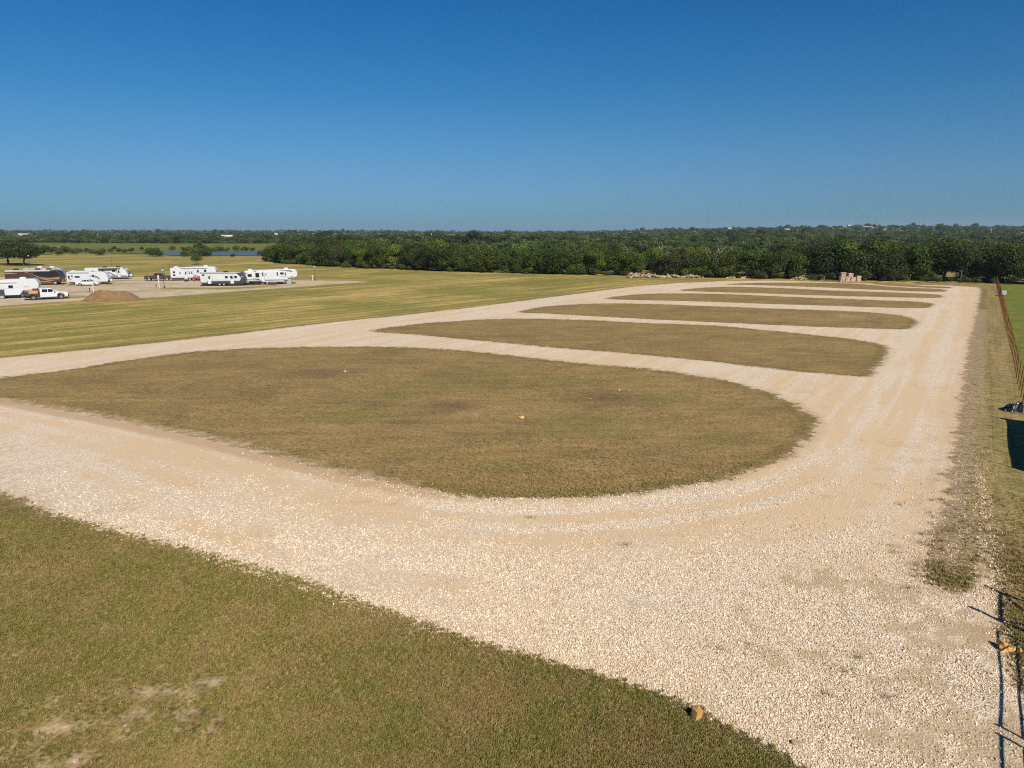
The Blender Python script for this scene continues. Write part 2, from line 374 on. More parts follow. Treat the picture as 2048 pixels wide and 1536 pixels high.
weedy = np.clip(weedy * (P[:, 1] < 60), 0, 1)

DARKS = [(900,812,75,13,.9),(640,745,130,13,.8),(800,725,120,9,.6),(1210,792,90,15,.9),(1130,770,60,9,.6),(1100,905,150,14,.5),(1300,940,130,14,.45),(740,880,90,10,.5),(520,790,90,12,.5),(1400,850,70,14,.4),(350,780,90,12,.4),
 (1350,668,120,5,.5),(1600,700,90,6,.5),(1000,660,80,5,.4),(980,765,60,8,.5)]
dark = np.zeros(len(P))
for u, v, ru, rv, s_ in DARKS:
    c = gp(u, v); e1 = gp(u + ru, v); e2 = gp(u, v - rv)
    dark = np.maximum(dark, s_ * np.exp(-(((P[:, 0] - c.x) / abs(e1.x - c.x)) ** 2 + ((P[:, 1] - c.y) / abs(e2.y - c.y)) ** 2)))
_sl = gpl([(-60,800),(0,806),(150,833),(250,853),(350,873),(450,897),(560,926),(640,946),(700,960),(790,978),(880,992)])
soil = np.exp(-(seg_dist(_sl, P[:, 0], P[:, 1]) / .62) ** 2)
_rl = gpl([(1957,950),(1966,1020),(1978,1090),(1990,1160),(1999,1220),(2004,1290),(2022,1350)])
_ll = gpl([(395,1117),(480,1143),(560,1168),(640,1194),(700,1216),(760,1240)])
stoneline = np.maximum(np.exp(-(seg_dist(_rl, P[:, 0], P[:, 1]) / .28) ** 2), .8 * np.exp(-(seg_dist(_ll, P[:, 0], P[:, 1]) / .13) ** 2))

def surface_material():
    t = NT('ground_surface'); p = t.pos()
    sd = t.attr('road'); dd = t.attr('dirt_lane'); isl_ = t.attr('island'); fld = t.attr('field'); pas = t.attr('pasture')
    bare_ = t.attr('bare'); earth_ = t.attr('earth'); green_ = t.attr('green'); si1 = t.attr('ring'); strip_ = t.attr('strip'); far_ = t.attr('faraway')
    nA = t.noise(p, .045, 3, .5); nB = t.noise(p, .30, 4, .6); nC = t.noise(p, 1.4, 4, .6); nD = t.noise(p, 7, 3, .65); nE = t.noise(p, 34, 2, .7)
    mow = t.noise(t.mapping(t.mapping(p, rot=(0, 0, -R(48))), scale=(.018, .55, 1)), 1.0, 4, .62)
    mow2 = t.noise(t.mapping(t.mapping(p, rot=(0, 0, -R(57))), scale=(.05, .9, 1)), 1.0, 4, .62)
    rows = t.noise(t.mapping(t.mapping(p, rot=(0, 0, -R(2))), scale=(.03, .35, 1)), 1.0, 4, .6)
    # grass
    g_green = (.108, .112, .020); g_olive = (.152, .120, .036); g_straw = (.31, .215, .088); g_dark = (.070, .078, .020); g_brown = (.165, .108, .052)
    f1 = t.math('ADD', t.math('MULTIPLY', nB, .55), t.math('MULTIPLY', nC, .45))
    c = t.mix(t.ramp(f1, .40, .60), g_olive, g_green)
    c = t.mix(t.math('MULTIPLY', green_, .62), c, g_green)
    dry = t.math('ADD', t.math('MULTIPLY', nB, .35), t.math('ADD', t.math('MULTIPLY', nC, .30), t.math('MULTIPLY', nD, .35)))
    c = t.mix(t.ramp(dry, .45, .66, 0, .62), c, g_straw)
    c = t.mix(t.ramp(t.noise(p, .42, 6, .72), .49, .62, 0, .8), c, (.29, .205, .098))
    c = t.mix(t.math('MULTIPLY', t.ramp(t.noise(p, .16, 5, .6), .50, .72, 0, .9), t.ramp(green_, 0, 1, 1, .2)), c, g_brown)
    # islands: brown and tired
    ci = t.mix(t.ramp(f1, .40, .62), (.262, .176, .076), (.190, .148, .055))
    ci = t.mix(t.ramp(t.noise(t.mapping(p, rot=(0, 0, -R(-8)), scale=(.35, 1, 1)), .5, 6, .7), .44, .60, 0, .6), ci, (.155, .118, .045))
    ci = t.mix(t.ramp(dry, .42, .68, 0, .60), ci, (.37, .245, .115))
    ci = t.mix(t.ramp(t.noise(p, .11, 5, .66), .44, .62, 0, .55), ci, (.145, .105, .048))
    ci = t.mix(t.math('MULTIPLY', green_, t.ramp(nC, .3, .6, .15, .6)), ci, (.135, .138, .030))
    ci = t.mix(t.ramp(rows, .52, .72, 0, .45), ci, (.30, .20, .088))
    dkf = t.math('ADD', t.attr('dark'), t.math('MULTIPLY', t.math('SUBTRACT', t.math('ADD', t.math('MULTIPLY', nC, .5), t.math('MULTIPLY', nB, .5)), .5), 1.6))
    ci = t.mix(t.math('MULTIPLY', t.ramp(dkf, .25, .9, 0, .85), t.ramp(t.attr('dark'), .03, .15)), ci, (.150, .100, .050))
    c = t.mix(isl_, c, ci)
    # mown field to the left, streaked along the mowing
    cf = t.mix(t.ramp(mow, .41, .60), (.190, .160, .040), (.45, .335, .125))
    cf = t.mix(t.ramp(nB, .45, .65, 0, .55), cf, (.205, .190, .045))
    cf = t.mix(t.ramp(nC, .50, .75, 0, .45), cf, (.42, .32, .13))
    cf = t.mix(t.ramp(nA, .44, .58, 0, .62), cf, (.145, .150, .032))
    c = t.mix(fld, c, cf)
    # strip between road and fence, worn lengthwise
    cs = t.mix(t.ramp(mow2, .40, .58), (.27, .20, .09), (.18, .155, .055))
    cs = t.mix(t.ramp(nC, .45, .72, 0, .5), cs, (.38, .27, .145))
    c = t.mix(strip_, c, cs)
    cp = t.mix(t.ramp(nB, .40, .62), (.105, .140, .022), (.165, .165, .036))
    c = t.mix(pas, c, cp)
    # distant fields
    cfar = t.mix(t.math('MULTIPLY', t.ramp(t.noise(p, .006, 3, .5), .50, .60), t.attr('beyond')), (.125, .135, .038), (.42, .34, .17)); cfar = t.mix(t.ramp(t.noise(p, .08, 5, .7), .42, .6, 0, .7), cfar, (.085, .105, .026))
    c = t.mix(far_, c, cfar)
    # fine grain of the turf
    nF = t.noise(p, 2.6, 3, .75); nG = t.noise(t.mapping(p, scale=(.35, 1, 1)), 1.1, 5, .75)
    grain = t.math('ADD', t.math('MULTIPLY', nD, .34), t.math('ADD', t.math('MULTIPLY', nE, .26), t.math('ADD', t.math('MULTIPLY', nF, .22), t.math('MULTIPLY', nG, .18))))
    c = t.mix(1.0, c, t.mix(t.ramp(grain, .41, .59), (.46, .45, .42), (1.50, 1.48, 1.44)), 'MULTIPLY')
    bf = t.math('ADD', t.math('MULTIPLY', bare_, .95), t.math('MULTIPLY', t.math('SUBTRACT', t.math('ADD', t.math('MULTIPLY', nC, .6), t.math('MULTIPLY', nD, .4)), .5), 2.6))
    bcol = t.mix(isl_, t.mix(t.ramp(nC, .35, .65), (.36, .25, .135), (.54, .41, .265)), t.mix(t.ramp(nC, .35, .65), (.28, .185, .095), (.40, .275, .155)))
    c = t.mix(t.math('MULTIPLY', t.ramp(bf, .26, .95, 0, .85), t.ramp(bare_, .02, .12)), c, bcol)
    ef = t.math('ADD', t.math('MULTIPLY', earth_, .8), t.math('MULTIPLY', t.math('SUBTRACT', t.noise(p, 2.2, 5, .75), .5), 3.2))
    c = t.mix(t.math('MULTIPLY', t.ramp(ef, .3, .8, 0, .85), t.ramp(earth_, .03, .25)), c, t.mix(t.ramp(t.noise(p, 7, 4, .8), .44, .6), (.20, .135, .08), (.52, .42, .30)))
    # gravel -----------------------------------------------------------------
    vo = t.new('ShaderNodeTexVoronoi'); t.put(vo.inputs['Vector'], p); vo.inputs['Scale'].default_value = 17
    vc = t.new('ShaderNodeSeparateColor'); t.l.new(vo.outputs['Color'], vc.inputs[0])
    vo2 = t.new('ShaderNodeTexVoronoi'); t.put(vo2.inputs['Vector'], p); vo2.inputs['Scale'].default_value = 7.5
    vc2 = t.new('ShaderNodeSeparateColor'); t.l.new(vo2.outputs['Color'], vc2.inputs[0])
    stone = t.mix(vc.outputs[0], (.48, .375, .265), (.82, .72, .59))
    stone = t.mix(t.ramp(vc2.outputs[1], .0, 1, .0, .35), stone, (.86, .78, .67))
    stone = t.mix(t.ramp(vo.outputs['Distance'], .36, .62, 0, .55), stone, (.28, .21, .145))
    fines = t.mix(nD, (.47, .335, .20), (.62, .47, .305))
    trk = t.noise(t.mapping(t.mapping(p, rot=(0, 0, -R(52))), scale=(.07, .75, 1)), 1.0, 5, .62)
    ff = t.math('ADD', t.math('MULTIPLY', t.attr('track'), .62), t.math('ADD', t.math('ADD', t.math('MULTIPLY', nB, .30), t.math('MULTIPLY', t.math('SUBTRACT', t.noise(p, .09, 4, .6), .5), .5)), t.math('MULTIPLY', t.noise(p, 3.2, 5, .7), .40)))
    trk2 = t.noise(t.mapping(t.mapping(p, rot=(0, 0, -R(57))), scale=(.06, 1.6, 1)), 1.0, 4, .7)
    ff = t.math('ADD', ff, t.math('MULTIPLY', t.math('MULTIPLY', t.math('SUBTRACT', trk2, .5), .75), t.attr('lengthwise')))
    g = t.mix(t.ramp(ff, .56, .78, .05, .88), stone, fines)
    g = t.mix(t.ramp(t.noise(p, .75, 6, .72), .60, .74, 0, .55), g, (.40, .26, .125))
    wf = t.math('ADD', t.attr('weedy'), t.math('MULTIPLY', t.math('SUBTRACT', t.noise(p, 4, 4, .75), .5), 1.6))
    g = t.mix(t.ramp(wf, .30, .95, 0, .75), g, t.mix(nD, (.30, .215, .12), (.44, .33, .20)))
    # the ragged meeting of gravel and turf
    rag = t.math('ADD', t.math('MULTIPLY', t.math('SUBTRACT', nC, .5), 2.6), t.math('ADD', t.math('MULTIPLY', t.math('SUBTRACT', nB, .5), 1.6), t.math('MULTIPLY', t.math('SUBTRACT', t.noise(p, 9, 3, .7), .5), 1.7)))
    dist = t.math('MINIMUM', t.math('ABSOLUTE', sd), 3.0)
    sdn = t.math('ADD', sd, t.math('MULTIPLY', rag, .85))
    edge_f = t.ramp(sdn, -.10, .14)
    edirt = t.math('MULTIPLY', t.ramp(sdn, -.75, -.05, 0, 1), t.ramp(nB, .3, .6, .25, .9))
    c = t.mix(t.math('MULTIPLY', edirt, .62), c, (.225, .15, .085))
    g = t.mix(t.ramp(sdn, .0, .9, .45, 0), g, (.36, .25, .15))
    full = t.mix(edge_f, c, g)
    sf = t.math('ADD', t.attr('soil'), t.math('MULTIPLY', rag, .32))
    full = t.mix(t.math('MULTIPLY', t.ramp(sf, .30, .75, 0, .9), t.ramp(t.attr('soil'), .03, .2)), full, t.mix(nD, (.36, .245, .145), (.50, .365, .235)))
    # dirt lanes of the camper park
    dl = t.mix(t.ramp(nB, .35, .65), (.37, .29, .19), (.49, .395, .28))
    dl = t.mix(t.ramp(trk, .5, .7, 0, .4), dl, (.62, .52, .40))
    df = t.ramp(t.math('ADD', dd, t.math('MULTIPLY', rag, .8)), -.5, .5)
    full = t.mix(df, full, dl)
    t.put(t.b.inputs['Base Color'], full); t.b.inputs['Roughness'].default_value = .95
    t.b.inputs['Specular IOR Level'].default_value = .15
    gh = t.math('MULTIPLY', t.math('SUBTRACT', .6, vo.outputs['Distance']), 1.0)
    th = t.math('ADD', t.math('MULTIPLY', nD, .9), t.math('MULTIPLY', nE, .9))
    hmix = t.new('ShaderNodeMix', data_type='FLOAT'); t.put(hmix.inputs[0], edge_f); t.put(hmix.inputs[2], th); t.put(hmix.inputs[3], gh)
    t.bump(hmix.outputs[0], .5, .03)
    return t.m
def _nc(s, a, b):
    n = s.new('ShaderNodeCombineXYZ'); s.put(n.inputs[0], a); s.put(n.inputs[1], b); return n.outputs[0]
NT.new_comb = _nc
MG = surface_material()

nx, ny = len(xs), len(ys)
ii = np.arange(nx - 1)[None, :] + np.arange(ny - 1)[:, None] * nx
F = np.stack([ii, ii + 1, ii + nx + 1, ii + nx], -1).reshape(-1, 4)
V3 = np.column_stack([P, Z])
def fmean(a): return a[F].mean(1)
ATT = dict(road=SD, dirt_lane=DD, island=isl, field=leftfield, pasture=pasture, bare=bare, earth=earth, green=green, ring=stripd, track=track, dark=dark, soil=soil, stoneline=stoneline, weedy=weedy, lengthwise=(1 - _w1) * sstep(6, 14, P[:, 0]),
           strip=rightstrip.astype(float), beyond=sstep(620, 700, P[:, 1]), faraway=sstep(385, 410, P[:, 1]))
fsd = fmean(SD); fdd = fmean(DD); ffs = fmean(fs); fx = fmean(P[:, 0]); fy = fmean(P[:, 1])
cls = np.zeros(len(F), int)
cls[fsd > 0] = 1
cls[(cls == 0) & (fdd > 0)] = 2
for k in PO:
    cls[(cls == 0) & (fmean(SI[k]) > -.2)] = 10 + k
cls[(cls == 0) & (ffs > 0) & (fx > 0) & (fy < 420)] = 3
names = {0: 'grass_field', 1: 'gravel_road', 2: 'dirt_lane', 3: 'pasture'}
for c in np.unique(cls):
    Fc = F[cls == c]; used, inv = np.unique(Fc, return_inverse=True)
    me = mesh_np(names.get(c, 'grass_island'), V3[used], inv.reshape(-1, 4), MG, smooth=True)
    for n, a in ATT.items():
        at = me.attributes.new(n, 'FLOAT', 'POINT'); at.data.foreach_set('value', a[used].astype(np.float32))
    o = link_mesh(names.get(c, 'grass_island'), me); tag(o, kind='structure')
def gz(x, y): return float(terrain(x, y))

# pond below the dam
pw = gpl([(196,508.2),(240,507.2),(300,508.5),(330,511.3),(400,512),(470,512.2),(545,512.5),(600,512),(620,506),(560,503.2),(520,502.4),(470,503.2),(420,504.5),(370,505.6),(330,506),(280,506.6)])
tw = NT('pond_water'); tw.b.inputs['Base Color'].default_value = (.075, .10, .105, 1); tw.b.inputs['Roughness'].default_value = .32
tw.b.inputs['Specular IOR Level'].default_value = .5
pp = tw.pos(); tw.bump(tw.noise(tw.mapping(pp, scale=(.6, 1.6, 1)), 1.2, 3, .6), .9, .25)
pz = .25
me = mesh_py('pond_water', [(x, y, pz) for x, y in smooth_poly(pw, 2)], [tuple(range(len(pw) * 4))], tw.m)
tag(link_mesh('pond_water', me), kind='structure')

# ------------------------------------------------------------------ vegetation
def leafmat(name, a, b, trans=.25, rnd=.25):
    t = NT(name); tv = t.attr('tint'); oi = t.new('ShaderNodeObjectInfo').outputs['Random']
    c = t.mix(tv, a, b)
    hs = t.new('ShaderNodeHueSaturation'); t.put(hs.inputs['Color'], c)
    t.put(hs.inputs['Value'], t.ramp(oi, 0, 1, 1 - rnd, 1 + rnd)); t.put(hs.inputs['Hue'], t.ramp(t.math('FRACT', t.math('MULTIPLY', oi, 7.3)), 0, 1, .478, .512))
    c = hs.outputs[0]
    t.put(t.b.inputs['Base Color'], c); t.b.inputs['Roughness'].default_value = .65; t.b.inputs['Specular IOR Level'].default_value = .2
    tr = t.new('ShaderNodeBsdfTranslucent'); t.put(tr.inputs[0], c)
    mx = t.new('ShaderNodeMixShader'); mx.inputs[0].default_value = trans
    t.l.new(t.b.outputs[0], mx.inputs[1]); t.l.new(tr.outputs[0], mx.inputs[2]); t.l.new(mx.outputs[0], t.out.inputs[0]); return t.m
M['leaf'] = leafmat('leaves_green', (.018, .036, .006), (.105, .148, .024))
M['leafdark'] = leafmat('leaves_oak', (.014, .026, .006), (.074, .098, .021))
M['leaflime'] = leafmat('leaves_lime', (.035, .058, .010), (.145, .180, .030))
M['leafgrey'] = leafmat('leaves_grey_green', (.030, .042, .014), (.100, .112, .040))
M['leafyellow'] = leafmat('leaves_yellow', (.26, .20, .02), (.45, .36, .05))
M['leaffar'] = leafmat('leaves_far', (.026, .044, .013), (.088, .120, .034), .2, .6)
M['scrub'] = leafmat('leaves_scrub', (.035, .058, .012), (.10, .125, .028))

def crown(name, w, h, z0, nleaf, size, mat, seed, lobes=16, flat=.75, low=-.35):
    """foliage: leaf-clump faces on many small lobes spread through an uneven crown"""
    g = np.random.default_rng(seed)
    L = []
    for i in range(lobes):
        th = g.uniform(0, 2 * math.pi); ph = g.uniform(low, 1.0)
        r = g.uniform(.35, .78) if i > 2 else g.uniform(0, .3)
        c = np.array([math.cos(th) * r * w / 2, math.sin(th) * r * w / 2, z0 + h * (.45 + ph * .36 * (1.15 - r * .55))])
        rad = g.uniform(.17, .30) * w * (1.1 if i < 3 else 1)
        L.append((c, rad))
    wts = np.array([l[1] ** 2 for l in L]); wts /= wts.sum(); ch = g.choice(lobes, nleaf, p=wts)
    C = np.array([l[0] for l in L])[ch]; Rr = np.array([l[1] for l in L])[ch]
    d = g.normal(size=(nleaf, 3)); d /= np.linalg.norm(d, axis=1)[:, None]
    rr = Rr * (1 - np.abs(g.normal(0, .16, nleaf))) * (1 + .12 * np.sin(d[:, 0] * 9 + ch) * np.cos(d[:, 1] * 8))
    pos = C + d * rr[:, None] * np.array([1, 1, flat])
    pos[:, 2] = np.maximum(pos[:, 2], z0 + .02 * h + g.random(nleaf) * .2)
    n = d + g.normal(0, .55, (nleaf, 3)) + np.array([0, 0, .25]); n /= np.linalg.norm(n, axis=1)[:, None]
    a = np.cross(n, g.normal(size=(nleaf, 3))); a /= np.linalg.norm(a, axis=1)[:, None]; b = np.cross(n, a)
    s = size * g.uniform(.55, 1.25, nleaf)
    V = np.stack([pos - a * s[:, None] * .5, pos + b * s[:, None] * .38, pos + a * s[:, None] * .5, pos - b * s[:, None] * .38], 1).reshape(-1, 3)
    Fq = np.arange(nleaf * 4).reshape(-1, 4)
    me = mesh_np(name, V, Fq, mat)
    tint = np.repeat(np.clip(g.beta(1.3, 1.8, nleaf) * .75 + (np.sin(ch * 12.9898) * .5 + .5) * .5 - .12, 0, 1), 4)
    at = me.attributes.new('tint', 'FLOAT', 'POINT'); at.data.foreach_set('value', tint.astype(np.float32))
    return me, L
def trunk_mesh(name, L, z0, rad, mat, seed, lean=.25, nstem=1):
    g = random.Random(seed); parts = []
    for s in range(nstem):
        bx, by = (g.uniform(-.5, .5) * (nstem > 1) * 1.2, g.uniform(-.5, .5) * (nstem > 1))
        top = Vector((bx + g.uniform(-lean, lean) * 2, by + g.uniform(-lean, lean), z0 * 1.15 + .5))
        parts.append(tube_geo([(bx, by, -.3), (bx * 1.1 + g.uniform(-.1, .1), by, top.z * .5), tuple(top)], rad, rad * .65, 7))
        for c, r in g.sample(L, min(6, len(L))):
            m = (top + Vector(c)) / 2 + Vector((g.uniform(-.3, .3), g.uniform(-.3, .3), g.uniform(-.4, .1)))
            parts.append(tube_geo([tuple(top - Vector((0, 0, .2))), tuple(m), tuple(c)], rad * .5, rad * .14, 5))
    V_, F_ = join_geo(parts); return mesh_py(name, V_, F_, mat, True)

KINDS = []
def mk_kind(w, h, z0, nl, size, mat, seed, lobes, rad, nstem=1, flat=.8, low=-.35):
    cm, L = crown('crown', w, h - z0, z0, nl, size, mat, seed, lobes, flat, low)
    return cm, trunk_mesh('trunk', L, z0, rad, M['bark'], seed, nstem=nstem), h
BELT = [mk_kind(9.0, 9.0, 0.4, 8200, .42, M['leaf'], 11, 28, .17, 1, .8, -1.0),
        mk_kind(7.6, 9.0, 0.6, 7600, .40, M['leaf'], 12, 26, .15, 1, .8, -1.0),
        mk_kind(9.6, 9.0, 1.0, 8400, .42, M['leafdark'], 13, 30, .20, 2, .8, -1.0),
        mk_kind(8.2, 9.0, 0.5, 7600, .40, M['leafgrey'], 14, 26, .16, 1, .8, -1.0),
        mk_kind(7.0, 9.0, 0.4, 6600, .40, M['leaflime'], 15, 23, .13, 1, .8, -1.0),
        mk_kind(8.6, 9.0, 0.7, 7800, .42, M['leafdark'], 16, 28, .18, 1, .8, -1.0)]
TALL = [mk_kind(10.5, 12.5, 3.0, 7500, .46, M['leafdark'], 21, 26, .22, 2, .8, -.6),
        mk_kind(11.5, 12.5, 2.4, 8000, .46, M['leaf'], 22, 28, .24, 3, .8, -.8),
        mk_kind(9.5, 12.5, 3.2, 6500, .46, M['leafdark'], 23, 24, .2, 1, .8, -.6)]
FULL = [mk_kind(9.6, 12.5, .5, 9500, .44, M['leafdark'], 25, 34, .2, 1, .85, -1.1), mk_kind(8.6, 12.5, .4, 9000, .44, M['leaf'], 26, 32, .2, 1, .85, -1.1)]
BUSH = [mk_kind(3.6, 2.6, 0.0, 1500, .30, M['leaf'], 31, 10, .05), mk_kind(4.2, 2.2, 0.0, 1500, .30, M['scrub'], 32, 11, .05),
        mk_kind(3.0, 3.2, 0.0, 1400, .30, M['leafdark'], 33, 9, .05)]
def put_tree(kind, x, y, s, sz=None, rz=0, name='tree', label='', cat='tree', group=None, z=None, trunk=True):
    cm, tm, h = kind
    e = empty(name, (x, y, gz(x, y) if z is None else z), rz, label, cat, group)
    e.scale = (s, s, sz or s)
    link_mesh('crown', cm, e)
    if trunk: link_mesh('trunk', tm, e)
    return e
BLINE = gpl([(528,523),(560,527),(600,529.5),(700,536),(850,542),(950,545),(1060,548),(1250,552),(1450,556.5),(1600,559.5),(1780,561)])
def along(poly, s):
    for a, b in zip(poly[:-1], poly[1:]):
        l = np.linalg.norm(b - a)
        if s <= l: t = (b - a) / l; return a + t * s, np.array([-t[1], t[0]])
        s -= l
    t = (poly[-1] - poly[-2]); t /= np.linalg.norm(t); return poly[-1] + t * s, np.array([-t[1], t[0]])
blen = sum(np.linalg.norm(b - a) for a, b in zip(BLINE[:-1], BLINE[1:]))
GB = 'trees of the long dense belt behind the field'
STRETCH = ['at its tip beside the pond', 'behind the rightmost trailer', 'midway between trailers and rubble', 'left of the rubble row', 'behind the long rubble row', 'right of the long rubble row', 'behind the rounded rubble heap']
for row, (off, hh) in enumerate([(3.4, .92), (10.5, 1.02), (19, 1.06)]):
    s = random.uniform(0, 3)
    while s < blen + (4 if row == 0 else 0):
        p, n = along(BLINE, s)
        if n[1] < 0: n = -n
        q = p + n * (off + random.uniform(-1.4, 1.6))
        f = s / blen
        k = random.choices(BELT, [5, 4, 3, 2, 1.3 if f < .6 else 2.4, 3])[0]
        hs = float(np.interp(f, [0, .45, .62, .85, 1], [.95, .92, .80, .84, 1.0])) * (1) * hh * random.uniform(.76, 1.16)
        ws = hs * random.uniform(.98, 1.22)
        tone = ['mid green broad', 'mid green narrow', 'dark green broad', 'grey green', 'bright lime green', 'dark green rounded'][BELT.index(k)]
        where = STRETCH[min(int(f * len(STRETCH)), len(STRETCH) - 1)]
        rown = ['front row', 'second row', 'back row'][row]
        put_tree(k, q[0], q[1], ws, hs, random.uniform(0, 6.28), 'belt_tree', f'{tone} tree, {rown} of the belt, {where}', 'tree', GB)
        s += random.uniform(4.6, 7.2) if row == 0 else random.uniform(6, 9)
s = 1.0
while s < blen:
    p, n = along(BLINE, s)
    if n[1] < 0: n = -n
    q = p + n * random.uniform(.2, 2.0); k = random.choice(BUSH)
    sc = random.uniform(.5, 1.1)
    put_tree(k, q[0], q[1], sc, sc * random.uniform(.7, 1.1), random.uniform(0, 6.28), 'shrub',
             'low green shrub at the foot of the belt, ' + STRETCH[min(int(s / blen * 7), 6)], 'shrub', 'shrubs at the foot of the tree belt', trunk=False)
    s += random.uniform(2.6, 5.5)
# taller open oaks at the right with daylight beneath
TL = [(1655,560,1.02,0),(1690,561,1.10,1),(1722,562,1.12,0),(1752,562,1.10,1),(1790,563,.98,2),(1828,556,.9,0),(1850,563,1.0,1),(1872,562,1.0,0),(1905,564,1.03,1),(1938,566,1.0,2),(1965,565,.92,0),
      (2000,567,.88,1),(2036,569,.95,0),(2075,570,.95,1),(2120,572,1,0),(2170,574,1,2),(2230,576,1,1),(1705,557,1.14,2),(1770,556,1.1,1),(1885,557,1.05,0),(1955,560,1.0,1),(2020,563,.9,0),(2060,563,.95,2)]
for u, v, sc, k in TL:
    q = gp(u, v); put_tree((FULL[k % 2] if (u < 1800 or u in (1850, 1955, 2000, 2060, 1885, 2120)) else TALL[k]), q.x, q.y + 3.5, sc * .92, sc * random.uniform(.80, .93), random.uniform(0, 6.28), 'oak_tree',
        'tall oak of the right tree line, ' + ('left of the stone pallets' if u < 1675 else 'behind the stone pallets' if u < 1730 else 'just right of the stone pallets' if u < 1800 else 'behind the far end of the gravel road' if u < 1960 else 'near the far end of the fence' if u < 2010 else 'beyond the pasture') + (', front' if v > 560.5 else ', behind'), 'tree', 'tall oaks at the right end of the tree line')
for u, v, sc, k in [(1640,563,.7,0),(1665,562,.8,2),(1700,560,.9,0),(1735,562,.9,1),(1745,560,1.0,0),(1812,562,.9,2),(1790,563,.8,0),(1835,562,.7,1),(1770,563,.45,1),(1860,565,.45,1),(1905,565,.5,0),(1925,566,.4,1),(1980,566,.45,2),(1950,566,.5,1),(2010,566,.5,0),(1560,559,.7,1),(1530,558.5,.7,0),(1815,564,.7,1),(1845,566,.6,2),(1880,566,.7,0),(1995,568,.6,1),(2030,570,.7,2),(1940,567,.6,0),(1960,568,.5,1)]:
    q = gp(u, v); put_tree(BUSH[k], q.x, q.y + 1.2, sc, sc, random.uniform(0, 6.28), 'bramble', 'leafy undergrowth bush ' + ('left of the rounded rubble heap' if u < 1600 else 'between rubble heap and stone pallets' if u < 1680 else 'behind the stone pallets' if u < 1720 else 'just right of the stone pallets' if u < 1800 else 'beneath oaks behind the far road end' if u < 1940 else 'beneath oaks near the fence end'), 'shrub', 'undergrowth beneath the tall oaks', trunk=False)
# dead trees poking out
def dead_tree(x, y, h, seed, label):
    g = random.Random(seed); parts = [tube_geo([(0, 0, -.2), (.3, 0, h * .4), (.1, .2, h * .7)], .16, .09, 6)]
    for i in range(15):
        a = g.uniform(0, 6.28); z = h * g.uniform(.35, .7); l = g.uniform(1.5, 4)
        p1 = Vector((.2, .1, z)); p2 = p1 + Vector((math.cos(a) * l * .6, math.sin(a) * l * .6, l * .35)); p3 = p2 + Vector((math.cos(a + g.uniform(-.6, .6)) * l * .5, math.sin(a) * l * .5, l * g.uniform(.2, .7)))
        parts.append(tube_geo([p1, p2, p3], .07, .03, 4))
    V_, F_ = join_geo(parts); o = link_mesh('dead_tree', mesh_py('dead_tree', V_, F_, M['deadwood'], True)); o.location = (x, y, 0)
    tag(o, label, 'dead tree')
q = gp(1436, 557); dead_tree(q.x, q.y + 4, 9.2, 3, 'bare grey dead tree sticking out of the belt, right of the rubble row')
q = gp(1337, 553); dead_tree(q.x, q.y + 12, 11.2, 5, 'bare grey dead branches above the belt behind the longest rubble row')
# q = gp(1715, 562); dead_tree(q.x - 1, q.y + 1.6, 5.5, 9, 'short pale dead tree behind the stacked stone pallets')
q = gp(1500, 557.5); dead_tree(q.x, q.y + 3.2, 3.8, 12, 'short pale dead tree at the foot of the belt above the few loose slabs')

# big live oaks far left, small young tree in the field
OAK = mk_kind(12.5, 7.8, 2.2, 7500, .5, M['leafdark'], 41, 24, .30, 2, .62)
YOUNG = mk_kind(4.8, 4.0, 1.0, 1500, .38, M['leaf'], 42, 9, .09, 2)
for (u, v, s, lab) in [(18,529,1.0,'spreading dark oak at the far left edge of the field'), (48,531,1.02,'spreading dark oak beside the leftmost oak, its twin trunks over a dark shadow'),
                       (-30,530,1.0,'spreading dark oak at the left edge of the picture beyond the black and brown motorhome')]:
    q = gp(u, v); put_tree(OAK, q.x, q.y, s, s, random.uniform(0, 6), 'oak_tree', lab, 'tree')
q = gp(394, 529); put_tree(YOUNG, q.x, q.y, 1.0, 1.0, 1, 'young_tree', 'small lone young tree on the mown field before the pond', 'tree')
# scrub on and below the dam
for (u, v, s, k) in [(318,512,1.5,1),(390,513,2.0,1),(408,513,1.9,1),(372,512.5,1.3,1),(370,503,1.3,2),(383,503.5,1.6,0),(396,502.5,1.8,2),(404,501,2.0,2),(418,501.5,1.4,0),(284,500,1.0,2),(302,497,1.8,1),(310,498,1.4,0),(338,494,1.6,1),(352,492,1.1,1),
                     (365,493,1.3,1),(228,500,1.2,2),(262,502,1.1,0),(196,494,1.4,1),(133,505,1.9,0),(112,505,1.5,2),(150,507,1.3,1),(98,508,2.0,2),(84,508,1.9,0),(160,503,1.2,0),(175,505,1.2,2),(118,509,1.4,1),(474,501,1.5,1),(493,500.5,1.3,0),
                     (485,499,1.1,2),(505,501,1.0,1),(440,502,1.4,1),(453,502,1.2,0),(296,489.5,1.3,0),(346,499.5,1.2,1),(430,503,1.3,1),(465,513,.8,1),(222,503,.9,1),(250,504,.9,1),(520,511,1.0,2),(536,508,1.3,0),(205,505,1.2,1),(185,506,1.1,1),(238,502.5,1.1,0),(60,509,2,2),(30,509,2,0),(8,509,2,2)]:
    q = gp(u, v + 1.5); 
    for _ in range(3): q = gp(u, v + 1.5, gz(q.x, q.y))
    put_tree(BUSH[k], q.x, q.y, s * .95, s * .95, random.uniform(0, 6.28), 'scrub_bush', 'rough green scrub bush ' + ('at the water edge of the pond' if v > 509.5 and u > 200 else 'on the upper slope of the dam' if v < 498 else 'beside the far left oaks' if u < 100 else 'on the left foot of the dam' if u < 270 else 'on the dam slope left of the pond water' if u < 350 else 'on the dam slope behind the pond'), 'shrub', 'scrub bushes around the dam and pond', trunk=False)

